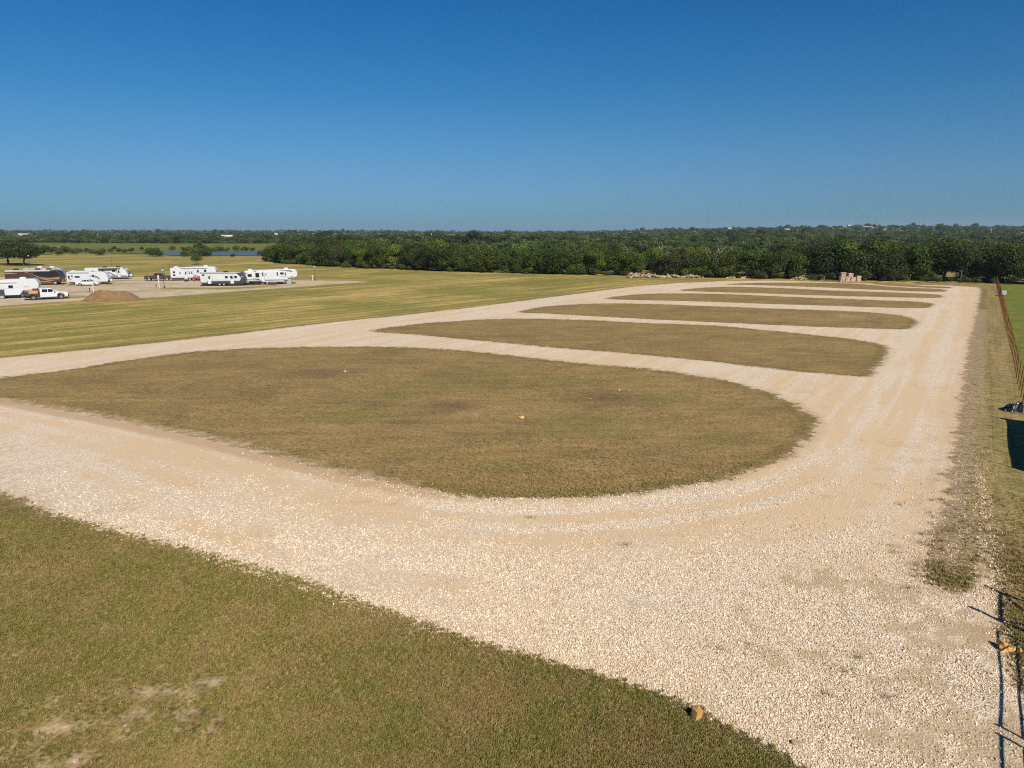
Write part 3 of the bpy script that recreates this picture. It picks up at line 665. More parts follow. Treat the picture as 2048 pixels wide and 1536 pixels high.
# far woods -------------------------------------------------------------------
def inst_object(name, pts, rotz, scales, src_meshes, extra={}):
    me = bpy.data.meshes.new(name); me.vertices.add(len(pts)); me.vertices.foreach_set('co', np.asarray(pts, np.float32).ravel())
    a = me.attributes.new('iscale', 'FLOAT_VECTOR', 'POINT'); a.data.foreach_set('vector', np.asarray(scales, np.float32).ravel())
    a = me.attributes.new('irot', 'FLOAT_VECTOR', 'POINT'); a.data.foreach_set('vector', np.asarray(rotz, np.float32).ravel())
    for k_, v_ in extra.items(): me.attributes.new(k_, 'FLOAT', 'POINT').data.foreach_set('value', np.asarray(v_, np.float32))
    o = link_mesh(name, me); sc = bpy.data.collections.new(name + '_source')
    for i, m in enumerate(src_meshes): sc.objects.link(bpy.data.objects.new(name + '_piece', m))
    ng = bpy.data.node_groups.new(name, 'GeometryNodeTree')
    ng.interface.new_socket('Geometry', in_out='INPUT', socket_type='NodeSocketGeometry'); ng.interface.new_socket('Geometry', in_out='OUTPUT', socket_type='NodeSocketGeometry')
    N = ng.nodes; gi = N.new('NodeGroupInput'); go = N.new('NodeGroupOutput'); iop = N.new('GeometryNodeInstanceOnPoints')
    ci = N.new('GeometryNodeCollectionInfo'); ci.inputs[0].default_value = sc; ci.inputs[1].default_value = True; ci.inputs[2].default_value = True
    m2p = N.new('GeometryNodeMeshToPoints')
    s1 = N.new('GeometryNodeInputNamedAttribute'); s1.data_type = 'FLOAT_VECTOR'; s1.inputs[0].default_value = 'iscale'
    s2 = N.new('GeometryNodeInputNamedAttribute'); s2.data_type = 'FLOAT_VECTOR'; s2.inputs[0].default_value = 'irot'
    e2r = N.new('FunctionNodeEulerToRotation'); L = ng.links
    L.new(gi.outputs[0], m2p.inputs[0]); L.new(m2p.outputs[0], iop.inputs['Points']); L.new(ci.outputs[0], iop.inputs['Instance'])
    iop.inputs['Pick Instance'].default_value = True
    L.new(s2.outputs[0], e2r.inputs[0]); L.new(e2r.outputs[0], iop.inputs['Rotation']); L.new(s1.outputs[0], iop.inputs['Scale'])
    L.new(iop.outputs[0], go.inputs[0])
    md = o.modifiers.new('scatter', 'NODES'); md.node_group = ng
    tag(o, kind='stuff'); return o
FARM = [crown('far_crown', 9.5, 8.5, 0, n, .80, m, 50 + i, 13, .8)[0] for i, (n, m) in enumerate([(1600, M['leaffar']), (1500, M['leaffar']), (1500, M['leaffar']), (1400, M['leaffar'])])]
pts = []
def clear(x, y):
    """open fields between the woods"""
    if y < 640 and x < -.31 * y: return True
    n = float(vnoise(x, y * .6, 150)); return (n > (.74 if x < 300 else .84)) and y > 480
n = 0
g = random.Random(5)
while n < 15000:
    az = g.uniform(-.95, .95); y = math.exp(g.uniform(math.log(215), math.log(5200))); x = az * y
    if y < 330 and x < 45 - (y - 215) * 1.0 : continue
    d0 = y - np.interp(x, [-120, -60, 35, 130, 300], [310, 262, 232, 222, 216])
    if d0 < 0 and x > -120: continue
    if x > 95 and y < 285: continue
    if x < -.31 * y and y < 640: continue
    if clear(x, y) and g.random() < .97: continue
    pts.append((x, y)); n += 1
pts = np.array(pts); zz = terrain(pts[:, 0], pts[:, 1]); sc_ = rng.uniform(.62, 1.2, len(pts)) * (1 + rng.uniform(.1, .75, len(pts)) * (rng.random(len(pts)) > .90) * (pts[:, 1] > 900)) * np.where(pts[:, 1] < 420, .85, 1)
low = np.where(pts[:, 1] < 700, .86, 1.0)
inst_object('far_woodland', np.column_stack([pts, zz - .3]), np.column_stack([np.zeros(len(pts)), np.zeros(len(pts)), rng.uniform(0, 6.28, len(pts))]),
            np.column_stack([sc_ * 1.15, sc_ * 1.15, sc_ * low * rng.uniform(.72, 1.1, len(pts))]), FARM)
# yellow tree in the right distance and a few tall skyline trees
YEL = mk_kind(9, 8, .5, 1500, .8, M['leafyellow'], 61, 10, .2)
FT = mk_kind(12, 12, 1.5, 1800, .9, M['leafdark'], 62, 12, .3)
x_, y_ = (2018 - 1024) / FPX * 345, 338; put_tree(YEL, x_, y_, .95, 1.25, 0, 'yellow_tree', 'yellow flowering tree showing between dark crowns at the far right', 'tree')
for (u, dist, s) in [(284,1500,1.25),(535,1300,1.0),(1062,1100,.72),(1078,1100,.72),(1110,1150,.9),(1098,1160,.8),(372,1500,1.0),(355,1500,1.0),(520,1350,.8),(690,1500,.9),(856,1500,1.0),(1488,1900,.95),(1548,1900,1.1),(1590,1900,1.1),(1604,1900,.9),(1730,2000,1.1),(1807,2100,1.3),(1890,2100,1.1),(445,1400,.9),(500,1400,.8)]:
    x_ = (u - 1024) / FPX * dist; put_tree(FT, x_, dist, s, s, random.uniform(0, 6), 'skyline_tree', 'large dark tree on the far skyline ' + ('above the camper park' if u < 420 else 'above the rightmost trailers' if u < 600 else 'above the middle of the belt' if u < 900 else 'beside the low white building' if u < 1200 else 'right of the tall mast' if u < 1570 else 'among the white ridge houses' if u < 1650 else 'on the right hillside ridge'), 'tree', 'tall trees breaking the far skyline')

# ------------------------------------------------------------------ near grass tufts and loose gravel
def tuft_mesh(seed, n=12, h=.075, w=.06):
    g = random.Random(seed); V_ = []; F_ = []; tint = []
    for i in range(n):
        a = g.uniform(0, 6.28); r = g.uniform(0, w); x, y = r * math.cos(a), r * math.sin(a); hh = h * g.uniform(.5, 1.15)
        b = g.uniform(0, 6.28); dx, dy = math.cos(b) * hh * .7, math.sin(b) * hh * .7; c = b + 1.57; wx, wy = math.cos(c) * .008, math.sin(c) * .008
        o = len(V_); V_ += [(x - wx, y - wy, -.01), (x + wx, y + wy, -.01), (x + dx * .5 + wx * .7, y + dy * .5 + wy * .7, hh * .7), (x + dx, y + dy, hh)]
        F_.append((o, o + 1, o + 2, o + 3)); tint += [g.random()] * 4
    me = mesh_py('grass_tuft', V_, F_, M['blade']); at = me.attributes.new('tint', 'FLOAT', 'POINT'); at.data.foreach_set('value', tint); return me
tb = NT('grass_blade'); pb = tb.pos(); oi = tb.new('ShaderNodeObjectInfo').outputs['Random']
nb = tb.noise(pb, .5, 4, .6); ti = tb.attr('tint')
cb = tb.mix(tb.ramp(nb, .38, .60), (.215, .158, .058), (.140, .140, .028))
cb = tb.mix(tb.ramp(oi, .55, 1, 0, .85), cb, (.36, .255, .11)); cb = tb.mix(tb.ramp(ti, 0, 1, .0, .3), cb, (.09, .092, .022))
cb = tb.mix(tb.math('MULTIPLY', tb.attr('dryz', 'INSTANCER'), .8), cb, tb.mix(oi, (.235, .160, .072), (.33, .225, .105)))
tb.put(tb.b.inputs['Base Color'], cb); tb.b.inputs['Roughness'].default_value = .7; tb.b.inputs['Specular IOR Level'].default_value = .2
M['blade'] = tb.m
def scatter(n, fn_keep, dmax, seed, pw=2.0):
    g = np.random.default_rng(seed); out = []
    # uniform in bearing, denser near: matches how fine detail fades with distance
    r = 13.0 * (dmax / 13.0) ** (g.random(n) ** 1.0); th = g.uniform(-.80, .80, n)
    X = np.sin(th) * r * 1.0; Y = np.cos(th) * r
    Q = np.column_stack([X, Y]); k = fn_keep(Q); return Q[k]
def near_z(Q):
    ix = np.clip(np.searchsorted(xs, Q[:, 0]) - 1, 0, nx - 2); iy = np.clip(np.searchsorted(ys, Q[:, 1]) - 1, 0, ny - 2)
    Zg = Z.reshape(ny, nx); tx = (Q[:, 0] - xs[ix]) / (xs[ix + 1] - xs[ix]); ty = (Q[:, 1] - ys[iy]) / (ys[iy + 1] - ys[iy])
    return (Zg[iy, ix] * (1 - tx) + Zg[iy, ix + 1] * tx) * (1 - ty) + (Zg[iy + 1, ix] * (1 - tx) + Zg[iy + 1, ix + 1] * tx) * ty
def attr_at(A, Q):
    ix = np.clip(np.searchsorted(xs, Q[:, 0]) - 1, 0, nx - 2); iy = np.clip(np.searchsorted(ys, Q[:, 1]) - 1, 0, ny - 2)
    return A.reshape(ny, nx)[iy, ix]
def keep_grass(Q):
    s = attr_at(SD, Q); b = attr_at(bare, Q); r_ = rng.random(len(Q))
    nn = vnoise(Q[:, 0], Q[:, 1], 1.3) * .6 + vnoise(Q[:, 0], Q[:, 1], .45) * .4
    d_ = np.hypot(Q[:, 0], Q[:, 1]); return (s < .05 + (r_ - .5) * .25) & (r_ > b * 2.4) & (nn + r_ * .5 > .48) & (rng.random(len(Q)) < sstep(44, 20, d_)) & (rng.random(len(Q)) > np.maximum(attr_at(earth, Q) * .9, np.maximum(attr_at(soil, Q) * 1.3, attr_at(stoneline, Q) * .7)))
Q = scatter(330000, keep_grass, 46, 3)
sc1 = rng.uniform(.6, 1.35, len(Q)) * (1 + .25 * np.clip(np.hypot(Q[:, 0], Q[:, 1]) / 30 - .6, 0, 1))
inst_object('mown_turf', np.column_stack([Q, near_z(Q)]), np.column_stack([np.zeros(len(Q)), np.zeros(len(Q)), rng.uniform(0, 6.28, len(Q))]),
            np.column_stack([sc1, sc1, sc1 * .8]), [tuft_mesh(i) for i in range(5)], dict(dryz=np.maximum(attr_at(isl, Q) * np.clip(1.1 - attr_at(green, Q), 0, 1), attr_at(rightstrip.astype(float), Q)) + np.clip(vnoise(Q[:, 0], Q[:, 1], 4) * 1.6 - .8, 0, .7) * (1 - attr_at(isl, Q))))
def pebble(seed):
    bm = bmesh.new(); bmesh.ops.create_icosphere(bm, subdivisions=1, radius=.5); g = random.Random(seed)
    for v in bm.verts: v.co *= g.uniform(.75, 1.15); v.co.z *= .7; v.co.x *= 1.2
    return bm_mesh('pebble', bm, M['pebble'])
tp = NT('pebble_stone'); oi = tp.new('ShaderNodeObjectInfo').outputs['Random']
cpb = tp.mix(tp.ramp(oi, 0, .55), (.35, .25, .155), (.59, .47, .335)); cpb = tp.mix(tp.ramp(oi, .5, 1), cpb, (.82, .72, .585))
tp.put(tp.b.inputs['Base Color'], cpb); tp.b.inputs['Roughness'].default_value = .9; tp.b.inputs['Specular IOR Level'].default_value = .2; M['pebble'] = tp.m
def P2(Q): return Q[:, 1] < 24 - .5 * Q[:, 0]
def keep_peb(Q):
    s = attr_at(SD, Q); r_ = rng.random(len(Q)); nn = vnoise(Q[:, 0], Q[:, 1], 2.2) * .5 + vnoise(Q[:, 0], Q[:, 1], .6) * .5
    d_ = np.hypot(Q[:, 0], Q[:, 1]); tk = attr_at(track, Q); fade = sstep(46, 20, d_)
    return ((s > .0) & (r_ < (1 - .72 * attr_at(weedy, Q)) * fade * np.clip(1.05 - 1.5 * np.clip(tk * .55 + nn * .5 - .36, 0, 1) * 2.2, .10, 1))) | ((s > -.9) & (s <= 0) & (r_ < fade * .20 * np.exp(s * 2.6))) | ((attr_at(earth, Q) > .3) & (r_ < .10)) | (r_ < attr_at(stoneline, Q) * .75) | ((s > -.7) & (s <= 0) & (P2(Q)) & (r_ < fade * .42 * np.exp(s * 4.5)))
Q = scatter(560000, keep_peb, 48, 4)
dQ = np.hypot(Q[:, 0], Q[:, 1])
sp = (.024 + .036 * rng.random(len(Q)) ** 1.8) * (1 + .35 * (rng.random(len(Q)) > .985)) * (1 + .012 * (dQ - 14))
inst_object('loose_gravel', np.column_stack([Q, near_z(Q) + sp * .18]), rng.uniform(0, 6.28, (len(Q), 3)), np.column_stack([sp, sp, sp * rng.uniform(.6, 1, len(Q))]), [pebble(i) for i in range(5)])

# ------------------------------------------------------------------ rocks
def rock_mesh(name, s, seed, mat, sub=2, rough=.22, blocky=.0):
    bm = bmesh.new()
    if blocky: bmesh.ops.create_cube(bm, size=1); bmesh.ops.subdivide_edges(bm, edges=bm.edges[:], cuts=1, use_grid_fill=True)
    else: bmesh.ops.create_icosphere(bm, subdivisions=sub, radius=.5)
    g = random.Random(seed); o = Vector((g.uniform(0, 99),) * 3)
    from mathutils import noise as mn
    for v in bm.verts:
        v.co += v.co.normalized() * (mn.noise(v.co * 2.3 + o) * rough * 1.6 + g.uniform(-.5, .5) * rough * .35)
    bmesh.ops.scale(bm, vec=s, verts=bm.verts); return bm_mesh(name, bm, mat)
def rock(u, v, s, seed, mat, label, blocky=0, rz=0):
    q = gp(u, v); o = link_mesh('rock', rock_mesh('rock', s, seed, mat, 2, .25, blocky)); o.location = (q.x, q.y, s[2] * .32); o.rotation_euler = (.1, .12, rz)
    tag(o, label, 'rock')
rock(690, 744.5, (.28, .25, .22), 1, M['ochre'], 'small ochre rock alone near the far side of the nearest grass oval')
rock(1043, 836.5, (.40, .30, .19), 2, M['ochre'], 'largest ochre rock lying in the middle of the nearest grass oval')
rock(1239, 781.5, (.22, .19, .20), 3, M['ochre'], 'left one of two small ochre rocks lying close together in the near grass oval')
rock(1257, 781.5, (.18, .18, .15), 4, M['ochre'], 'right one of two small ochre rocks lying close together in the near grass oval')
rock(1319, 807, (.12, .12, .09), 5, M['ochre'], 'tiny ochre stone in the grass oval, rightmost and nearest of the small ones')
rock(1181, 798, (.18, .10, .06), 6, M['ochre'], 'thin flat ochre stone sunk in the grass left of the pair of rocks')
rock(1392, 1438, (.20, .20, .36), 7, M['ochre'], 'upright wedge of ochre rock on the gravel edge at the bottom of the picture', 1, .5)
rock(2006, 1300, (.36, .36, .34), 8, M['ochre'], 'ochre rock in the shadows beside the gravel at the lower right corner')
rock(2024, 1302, (.14, .14, .18), 18, M['ochre'], 'small pointed ochre stone just right of the shaded ochre rock')
rock(1594, 1490, (.26, .22, .16), 9, M['lime'], 'whitish rock at the gravel edge near the bottom, right of the ochre wedge')
rock(150, 1522, (.18, .14, .06), 10, M['limered'], 'flat pale rock in the worn grass at the bottom left corner')
rock(250, 1452, (.09, .09, .06), 12, M['lime'], 'small pale stone in the worn grass above the bottom left corner')

# dry weeds growing through the gravel
WV = []; WF = []; WT = []
def weed(u, v, w, seed, lab):
    g = random.Random(seed); q = gp(u, v)
    for i in range(int(60 + 60 * w)):
        a = g.uniform(0, 6.28); r = abs(g.gauss(0, .75)) * w; x, y = q.x + r * math.cos(a) * 1.3, q.y + r * math.sin(a); hh = g.uniform(.05, .16); b = g.uniform(0, 6.28)
        dx, dy = math.cos(b) * hh, math.sin(b) * hh; wx, wy = -math.sin(b) * .007, math.cos(b) * .007; o = len(WV)
        WV.extend([(x - wx, y - wy, .02), (x + wx, y + wy, .02), (x + dx, y + dy, hh)]); WF.append((o, o + 1, o + 2)); WT.extend([g.random()] * 3)
M['weed'] = leafmat('dry_weed', (.20, .15, .07), (.40, .29, .15), .2, .1)
for i, (u, v, w, lab) in enumerate([(1782,1092,.5,'dry brown weed tuft in the gravel near the right road bend'),(1788,1106,.4,'smaller dry weed tuft just below the brown tuft in the gravel at the bend'),(1252,1090,.35,'dry weed patch in the middle of the pale gravel sweep'),
        (1500,1290,.4,'brown weed tuft in the gravel above the ochre wedge rock'),(1437,1300,.35,'thin weed tuft left of the brown tuft above the wedge rock'),(1772,1395,.45,'wide brown weed patch in the coarse gravel at the lower right'),
        (1715,1316,.3,'brown weed tuft among coarse gravel right of centre at the bottom'),(1690,1345,.3,'small weed tuft left below its neighbour in the coarse gravel'),(1800,1010,.4,'weed tuft in the straight gravel road above the bend'),
        (1898,985,.5,'dark weed tuft on the verge at the right edge of the gravel road'),(1062,1036,.25,'dead brown sprig on the gravel below the near oval'),(1650,1390,.3,'brown tuft amid stones near the bottom right centre'),
        (1997,1262,.5,'dense green weeds in the shadow behind the shaded ochre rock'),(1330,1000,.01,'')]):
    if lab: weed(u, v, w, i, lab)
g = random.Random(77)
for i in range(34):
    t_ = g.random(); u = 1870 + 80 * g.random() - 60 * t_; v = 960 + 220 * t_; weed(u, v, g.uniform(.15, .4), 400 + i, '')
me = mesh_py('dry_weeds', WV, WF, M['weed']); me.attributes.new('tint', 'FLOAT', 'POINT').data.foreach_set('value', WT); tag(link_mesh('dry_weeds', me), kind='stuff')

# rubble rows and stone pallets
def rubble(name, cu, cv, length, depth, height, n, seed, mat, smin, smax, label, heading=0, prof_=None):
    q = gp(cu, cv); e = empty(name, (q.x, q.y, 0), heading, label, 'stone pile'); g = random.Random(seed)
    base = [rock_mesh('stone', (1, 1, 1), seed * 10 + i, mat, 1, .2, 1) for i in range(5)]
    for i in range(n):
        t = g.random(); x = (t - .5) * length; hm = height * (prof_(t) if prof_ else (1 - abs(2 * t - 1) ** 2.2))
        y = g.gauss(0, .33) * depth / 2; hh = max(.06, hm * max(0, 1 - (abs(y) / (depth / 2)) ** 1.3))
        s = g.uniform(smin, smax); o = link_mesh('stone', g.choice(base), e)
        o.location = (x, y, hh * g.uniform(.45, 1) - s * .02); o.scale = (s * g.uniform(.9, 1.7), s * g.uniform(.7, 1.2), s * g.uniform(.3, .6))
        o.rotation_euler = (g.uniform(-.5, .5), g.uniform(-.6, .6), g.uniform(0, 3.1))
    return e
rubble('rubble_row', 1333, 555, 21, 3.0, 1.45, 85, 3, M['lime'], .45, 1.15, 'long low row of broken pinkish limestone slabs along the foot of the trees', R(-3),
       lambda t: .95 if t < .14 else .85 - (t - .14) * 2.0 if t < .4 else .26 + .12 * math.sin(t * 25))
rubble('rubble_pile', 1622, 559, 10.5, 3.2, 1.15, 110, 4, M['lime'], .35, .8, 'rounded heap of pale limestone rubble between the trees and the far gravel')
rubble('loose_slabs', 1478, 556.3, 7.5, 1.2, .3, 12, 5, M['lime'], .5, .9, 'few loose pale slabs lying in the grass between the two rubble heaps')
def pallet(x, y, w, d, h, seed, lab):
    e = empty('stone_pallet', (x, y, 0), .1, lab, 'stone pallet'); g = random.Random(seed)
    box('pallet_base', (0, 0, .06), (w, d, .12), M['deadwood'], e)
    base = [rock_mesh('stone', (1, 1, 1), seed * 7 + i, M['limered'], 1, .10, 1) for i in range(3)]
    z = .12; 
    while z < h:
        dz = g.uniform(.16, .28); x_ = -w / 2
        while x_ < w / 2 - .1:
            l = min(g.uniform(.3, .6), w / 2 - x_)
            for yy in (-d / 4, d / 4):
                o = link_mesh('stone', g.choice(base), e); o.location = (x_ + l / 2, yy + g.uniform(-.05, .05), z + dz / 2); o.scale = (l * .95, d * .48, dz * .95); o.rotation_euler = (0, 0, g.uniform(-.12, .12))
            x_ += l
        z += dz
q = gp(1699, 563)
for (dx, dy, w, h, lab) in [(-2.0, 0, 1.25, 1.05, 'stacked pink stone pallet, leftmost in the front row near the trees'), (-.65, .1, 1.25, 1.15, 'low pallet of pink stone, second from the left in the front row'), (.75, .05, 1.25, .95, 'low pallet of pink stone, third from the left in the front row'),
                            (2.0, -.1, 1.15, 1.2, 'stacked pink stone pallet, rightmost in the front row near the trees'), (-1.15, 1.6, 1.2, 2.15, 'tallest pallet of pink stone standing in the back row at left'), (.7, 1.6, 1.2, 2.0, 'tall square pallet of pink stone standing in the back row at right')]:
    pallet(q.x + dx, q.y + dy, w, 1.1, h, hash((dx, dy)) % 97, lab)

# dirt heap
q = gp(226, 601); gx_ = np.linspace(-6.2, 6.2, 90); gy_ = np.linspace(-3.4, 3.4, 50); XX, YY = np.meshgrid(gx_, gy_)
hz = 1.95 * np.exp(-((XX + 1.0) / 2.6) ** 2 - (YY / 1.7) ** 2) + 1.35 * np.exp(-((XX - 2.6) / 2.0) ** 2 - (YY / 1.5) ** 2) + .7 * np.exp(-((XX + 3.4) / 1.6) ** 2 - (YY / 1.6) ** 2)
hz = np.clip(hz - .16, -.15, 9) ; hz += (hz > 0) * ((vnoise(XX, YY, .9) - .5) * .42 + (vnoise(XX, YY, .35) - .5) * .22 + (vnoise(XX, YY, .16) - .5) * .1) * np.clip(hz * 2, 0, 1)
ii = np.arange(89)[None] + np.arange(49)[:, None] * 90; Fp = np.stack([ii, ii + 1, ii + 91, ii + 90], -1).reshape(-1, 4)
me = mesh_np('dirt_heap', np.column_stack([XX.ravel(), YY.ravel(), hz.ravel()]), Fp, M['dirt'], True)
o = link_mesh('dirt_heap', me); o.location = (q.x, q.y + .3, 0); o.rotation_euler = (0, 0, R(8)); tag(o, 'brown heap of dug earth at the edge of the camper park lane', 'dirt heap')

# ------------------------------------------------------------------ fence
fe = empty('wire_fence', FP, 0, 'long rusty steel post and wire fence along the right side of the gravel road', 'fence')
bm = bmesh.new()
for c, s in (((0, 0, .95), (.07, .014, 2.2)), ((0, .03, .95), (.014, .055, 2.2))):
    r = bmesh.ops.create_cube(bm, size=1); bmesh.ops.scale(bm, vec=s, verts=r['verts']); bmesh.ops.translate(bm, vec=c, verts=r['verts'])
for i in range(7):
    r = bmesh.ops.create_cube(bm, size=1); bmesh.ops.scale(bm, vec=(.02, .02, .03), verts=r['verts']); bmesh.ops.translate(bm, vec=(0, -.014, .3 + i * .25), verts=r['verts'])
pm = bm_mesh('post', bm, M['rust'])
s = -20.0; n = 0; PS = []
g = random.Random(2)
while s < 161:
    p = FD * s + Vector((0, 0, gz(FP.x + FD.x * s, FP.y + FD.y * s)))
    o = link_mesh('post', pm, fe); o.location = p; o.rotation_euler = (g.uniform(-.03, .03), g.uniform(-.03, .03), math.atan2(FD.y, FD.x)); PS.append(p); s += 3.0
for hgt_ in (.3, .75, 1.2, 1.7):
    tube('wire', [tuple(p + Vector((0, 0, hgt_ + g.uniform(-.02, .02)))) for p in PS], .003, .003, M['rust'], fe, n=4)
# two lighter corner posts at the far end
for d_, h_ in ((161.5, 2.5), (158.6, 2.3)):
    tube('brace_post', [tuple(FD * d_ + Vector((0, 0, -.2))), tuple(FD * d_ + Vector((0, 0, h_)))], .07, .07, M['rust'], fe, n=8)
# pale sheet hanging on the fence
q = gp(1998, 592); 
e = empty('small_tank', (q.x + .9, q.y, 0), math.atan2(FD.y, FD.x), 'small white ribbed tank standing against the far part of the rusty fence', 'tank')
for k in range(3): box('tank_rib', (-.62 + k * .62, 0, .62), (.52, .75, .75), M['white'], e, .05)
box('stand', (0, 0, .12), (1.7, .7, .24), M['mast'], e)
# crumpled tarp at the foot of the fence
bm = bmesh.new(); bmesh.ops.create_grid(bm, x_segments=26, y_segments=18, size=.5); from mathutils import noise as mn
for v in bm.verts:
    x, y = v.co.x * 2, v.co.y * 2; r = max(abs(x), abs(y)); rad = math.hypot(x, y)
    v.co.x *= 1.9 * (1 + .2 * mn.noise(Vector((y * 3, 1, 0)))); v.co.y *= 1.1 * (1 + .25 * mn.noise(Vector((x * 3, 5, 0))))
    v.co.z = max(.01, .55 * (1 - rad ** 2 * .8) + .22 * mn.noise(Vector((x * 2.6, y * 2.6, 3))) + .1 * mn.noise(Vector((x * 7, y * 7, 9))) if r < .98 else 0.01)
o = link_mesh('crumpled_tarp', bm_mesh('crumpled_tarp', bm, M['tarp'], False)); q = gp(2046, 826); o.location = (q.x, q.y + .55, .03); o.rotation_euler = (0, 0, R(-20))
tag(o, 'crumpled black plastic tarp lying at the foot of the fence at the right edge', 'tarp')
# pipe corral panels beside the near fence (their shadows reach the gravel)
def pfence(s0, s1, hs, off, lab):
    a = FP + FD * s0 + FN * off; b = FP + FD * s1 + FN * off; e = empty('pipe_panel', a, 0, lab, 'fence panel')
    d = b - a
    for h in hs: tube('rail', [(0, 0, h), tuple(d * .5 + Vector((0, 0, h - .03))), tuple(d + Vector((0, 0, h)))], .03, .03, M['pipe'], e, n=8)
    for t in (0, 1): tube('upright', [tuple(d * t + Vector((0, 0, -.1))), tuple(d * t + Vector((0, 0, hs[0] + .08)))], .04, .04, M['pipe'], e, n=8)
pfence(-45.5, -40.1, (1.85, 1.45), .05, 'dark pipe rail panel standing just outside the picture at the near right')
pfence(-51.4, -45.9, (1.85, 1.45), .05, 'dark pipe rail panel nearest to the camera at the right')
e = empty('brace_frame', FP + FD * -39.3, 0, 'dark pipe corner brace with a diagonal at the near end of the rusty fence', 'fence brace')
for a, b, r in (((0, 0, -.1), (0, 0, 2.5), .07), (tuple(FD * 2.3 + Vector((0, 0, -.1))), tuple(FD * 2.3 + Vector((0, 0, 2.1))), .07), ((0, 0, 1.7), tuple(FD * 2.3 + Vector((0, 0, 1.7))), .045), ((0, 0, .3), tuple(FD * 2.3 + Vector((0, 0, 1.65))), .045),
                ((0, 0, 1.9), tuple(FN * 3 + Vector((0, 0, 1.6))), .045), ((0, 0, 1.2), tuple(FN * 3 + Vector((0, 0, 1.0))), .045)):
    tube('pipe', [a, tuple((Vector(a) + Vector(b)) / 2), b], r, r, M['pipe'], e, n=8)
# shipping container beyond the fence, outside the picture; its shadow falls across the verge
cA = Vector((35.06, 43.75, 0)); 
e = empty('shipping_container', cA + FN * 1.2, math.atan2(FD.y, FD.x), 'long dark steel shipping container beyond the fence just outside the picture', 'container')
e.location = cA - FD * 6.1 + FN * 1.22
box('container_body', (0, 0, 1.35), (12.2, 2.44, 2.5), M['dark'], e, .03)
for k in range(40):
    o = box('wall_rib', (-5.9 + k * .3, 1.235, 1.35), (.14, .03, 2.3), M['dark'], e) if k == 0 else link_mesh('wall_rib', rib, e)
    if k == 0: rib = o.data
    else: o.location = (k * .3, 0, 0)
for sx in (-1, 1): box('skid', (sx * 5.4, 0, .05), (.4, 2.3, .1), M['pipe'], e)
box('roof_vent', (5.9, 1.0, 2.75), (.35, .35, .3), M['pipe'], e)

# ------------------------------------------------------------------ vehicles
def wheel(parent, x, y, r, w=.24, rim=None, yrim=-1):
    bm = bmesh.new(); bmesh.ops.create_cone(bm, cap_ends=True, segments=20, radius1=r, radius2=r, depth=w)
    bmesh.ops.bevel(bm, geom=[e_ for e_ in bm.edges if abs(e_.verts[0].co.z - e_.verts[1].co.z) < 1e-5], offset=.03, segments=1, affect='EDGES')
    bmesh.ops.rotate(bm, matrix=Matrix.Rotation(math.pi/2, 3, 'X'), verts=bm.verts)
    o = link_mesh('wheel', bm_mesh('wheel', bm, M['tyre']), parent); o.location = (x, y, r)
    bm = bmesh.new(); bmesh.ops.create_cone(bm, cap_ends=True, segments=16, radius1=r * .58, radius2=r * .5, depth=.04)
    bmesh.ops.rotate(bm, matrix=Matrix.Rotation(math.pi/2, 3, 'X'), verts=bm.verts)
    h = link_mesh('rim', bm_mesh('rim', bm, rim or M['silver']), o); h.location = (0, yrim * (w / 2 + .01), 0)
def side_panel(name, pts, mat, parent, y=-1.25, t=.012):
    return prof(name, pts, y - t, y + .004, mat, parent)
def rect(x0, x1, z0, z1): return [(x0, z0), (x1, z0), (x1, z1), (x0, z1)]
def rv_window(e, x0, x1, z0, z1, y=-1.25, mat=None):
    f = side_panel('window', rect(x0, x1, z0, z1), M['black'], e, y, .022)
    p = side_panel('pane', rect(x0 + .05, x1 - .05, z0 + .05, z1 - .05), mat or M['glass'], f, y - .022, .01)
def rv_door(e, x, z0=.55, w=.72, h=1.95, y=-1.25, mat=None):
    d = side_panel('door', rect(x, x + w, z0, z0 + h), mat or M['white'], e, y, .03)
    side_panel('door_window', rect(x + .18, x + w - .18, z0 + h * .55, z0 + h - .2), M['glass'], d, y - .03, .01)
    prof('door_seal', rect(x - .04, x + w + .04, z0 - .04, z0 + h + .04), y - .014, y + .003, M['grey'], e)
def ac(e, x, z, mat): 
    prof('air_conditioner', [(x - .55, z), (x + .55, z), (x + .42, z + .33), (x - .3, z + .36), (x - .5, z + .22)], -.38, .38, mat, e, .04)
def rv_common(e, L, zt, wheels, wz=.36):
    for x in wheels:
        for y in (-1.08, 1.08): wheel(e, x, y, wz, .22, M['silver'] if 1 else None, -1 if y < 0 else 1)
    box('chassis', (0, 0, .50), (L * .94, 2.0, .18), M['black'], e)
    for sx in (-.42, .40):
        for sy in (-.9, .9): tube('stabiliser', [(sx * L, sy, .5), (sx * L + .15, sy, .03)], .04, .04, M['mast'], e, n=5)

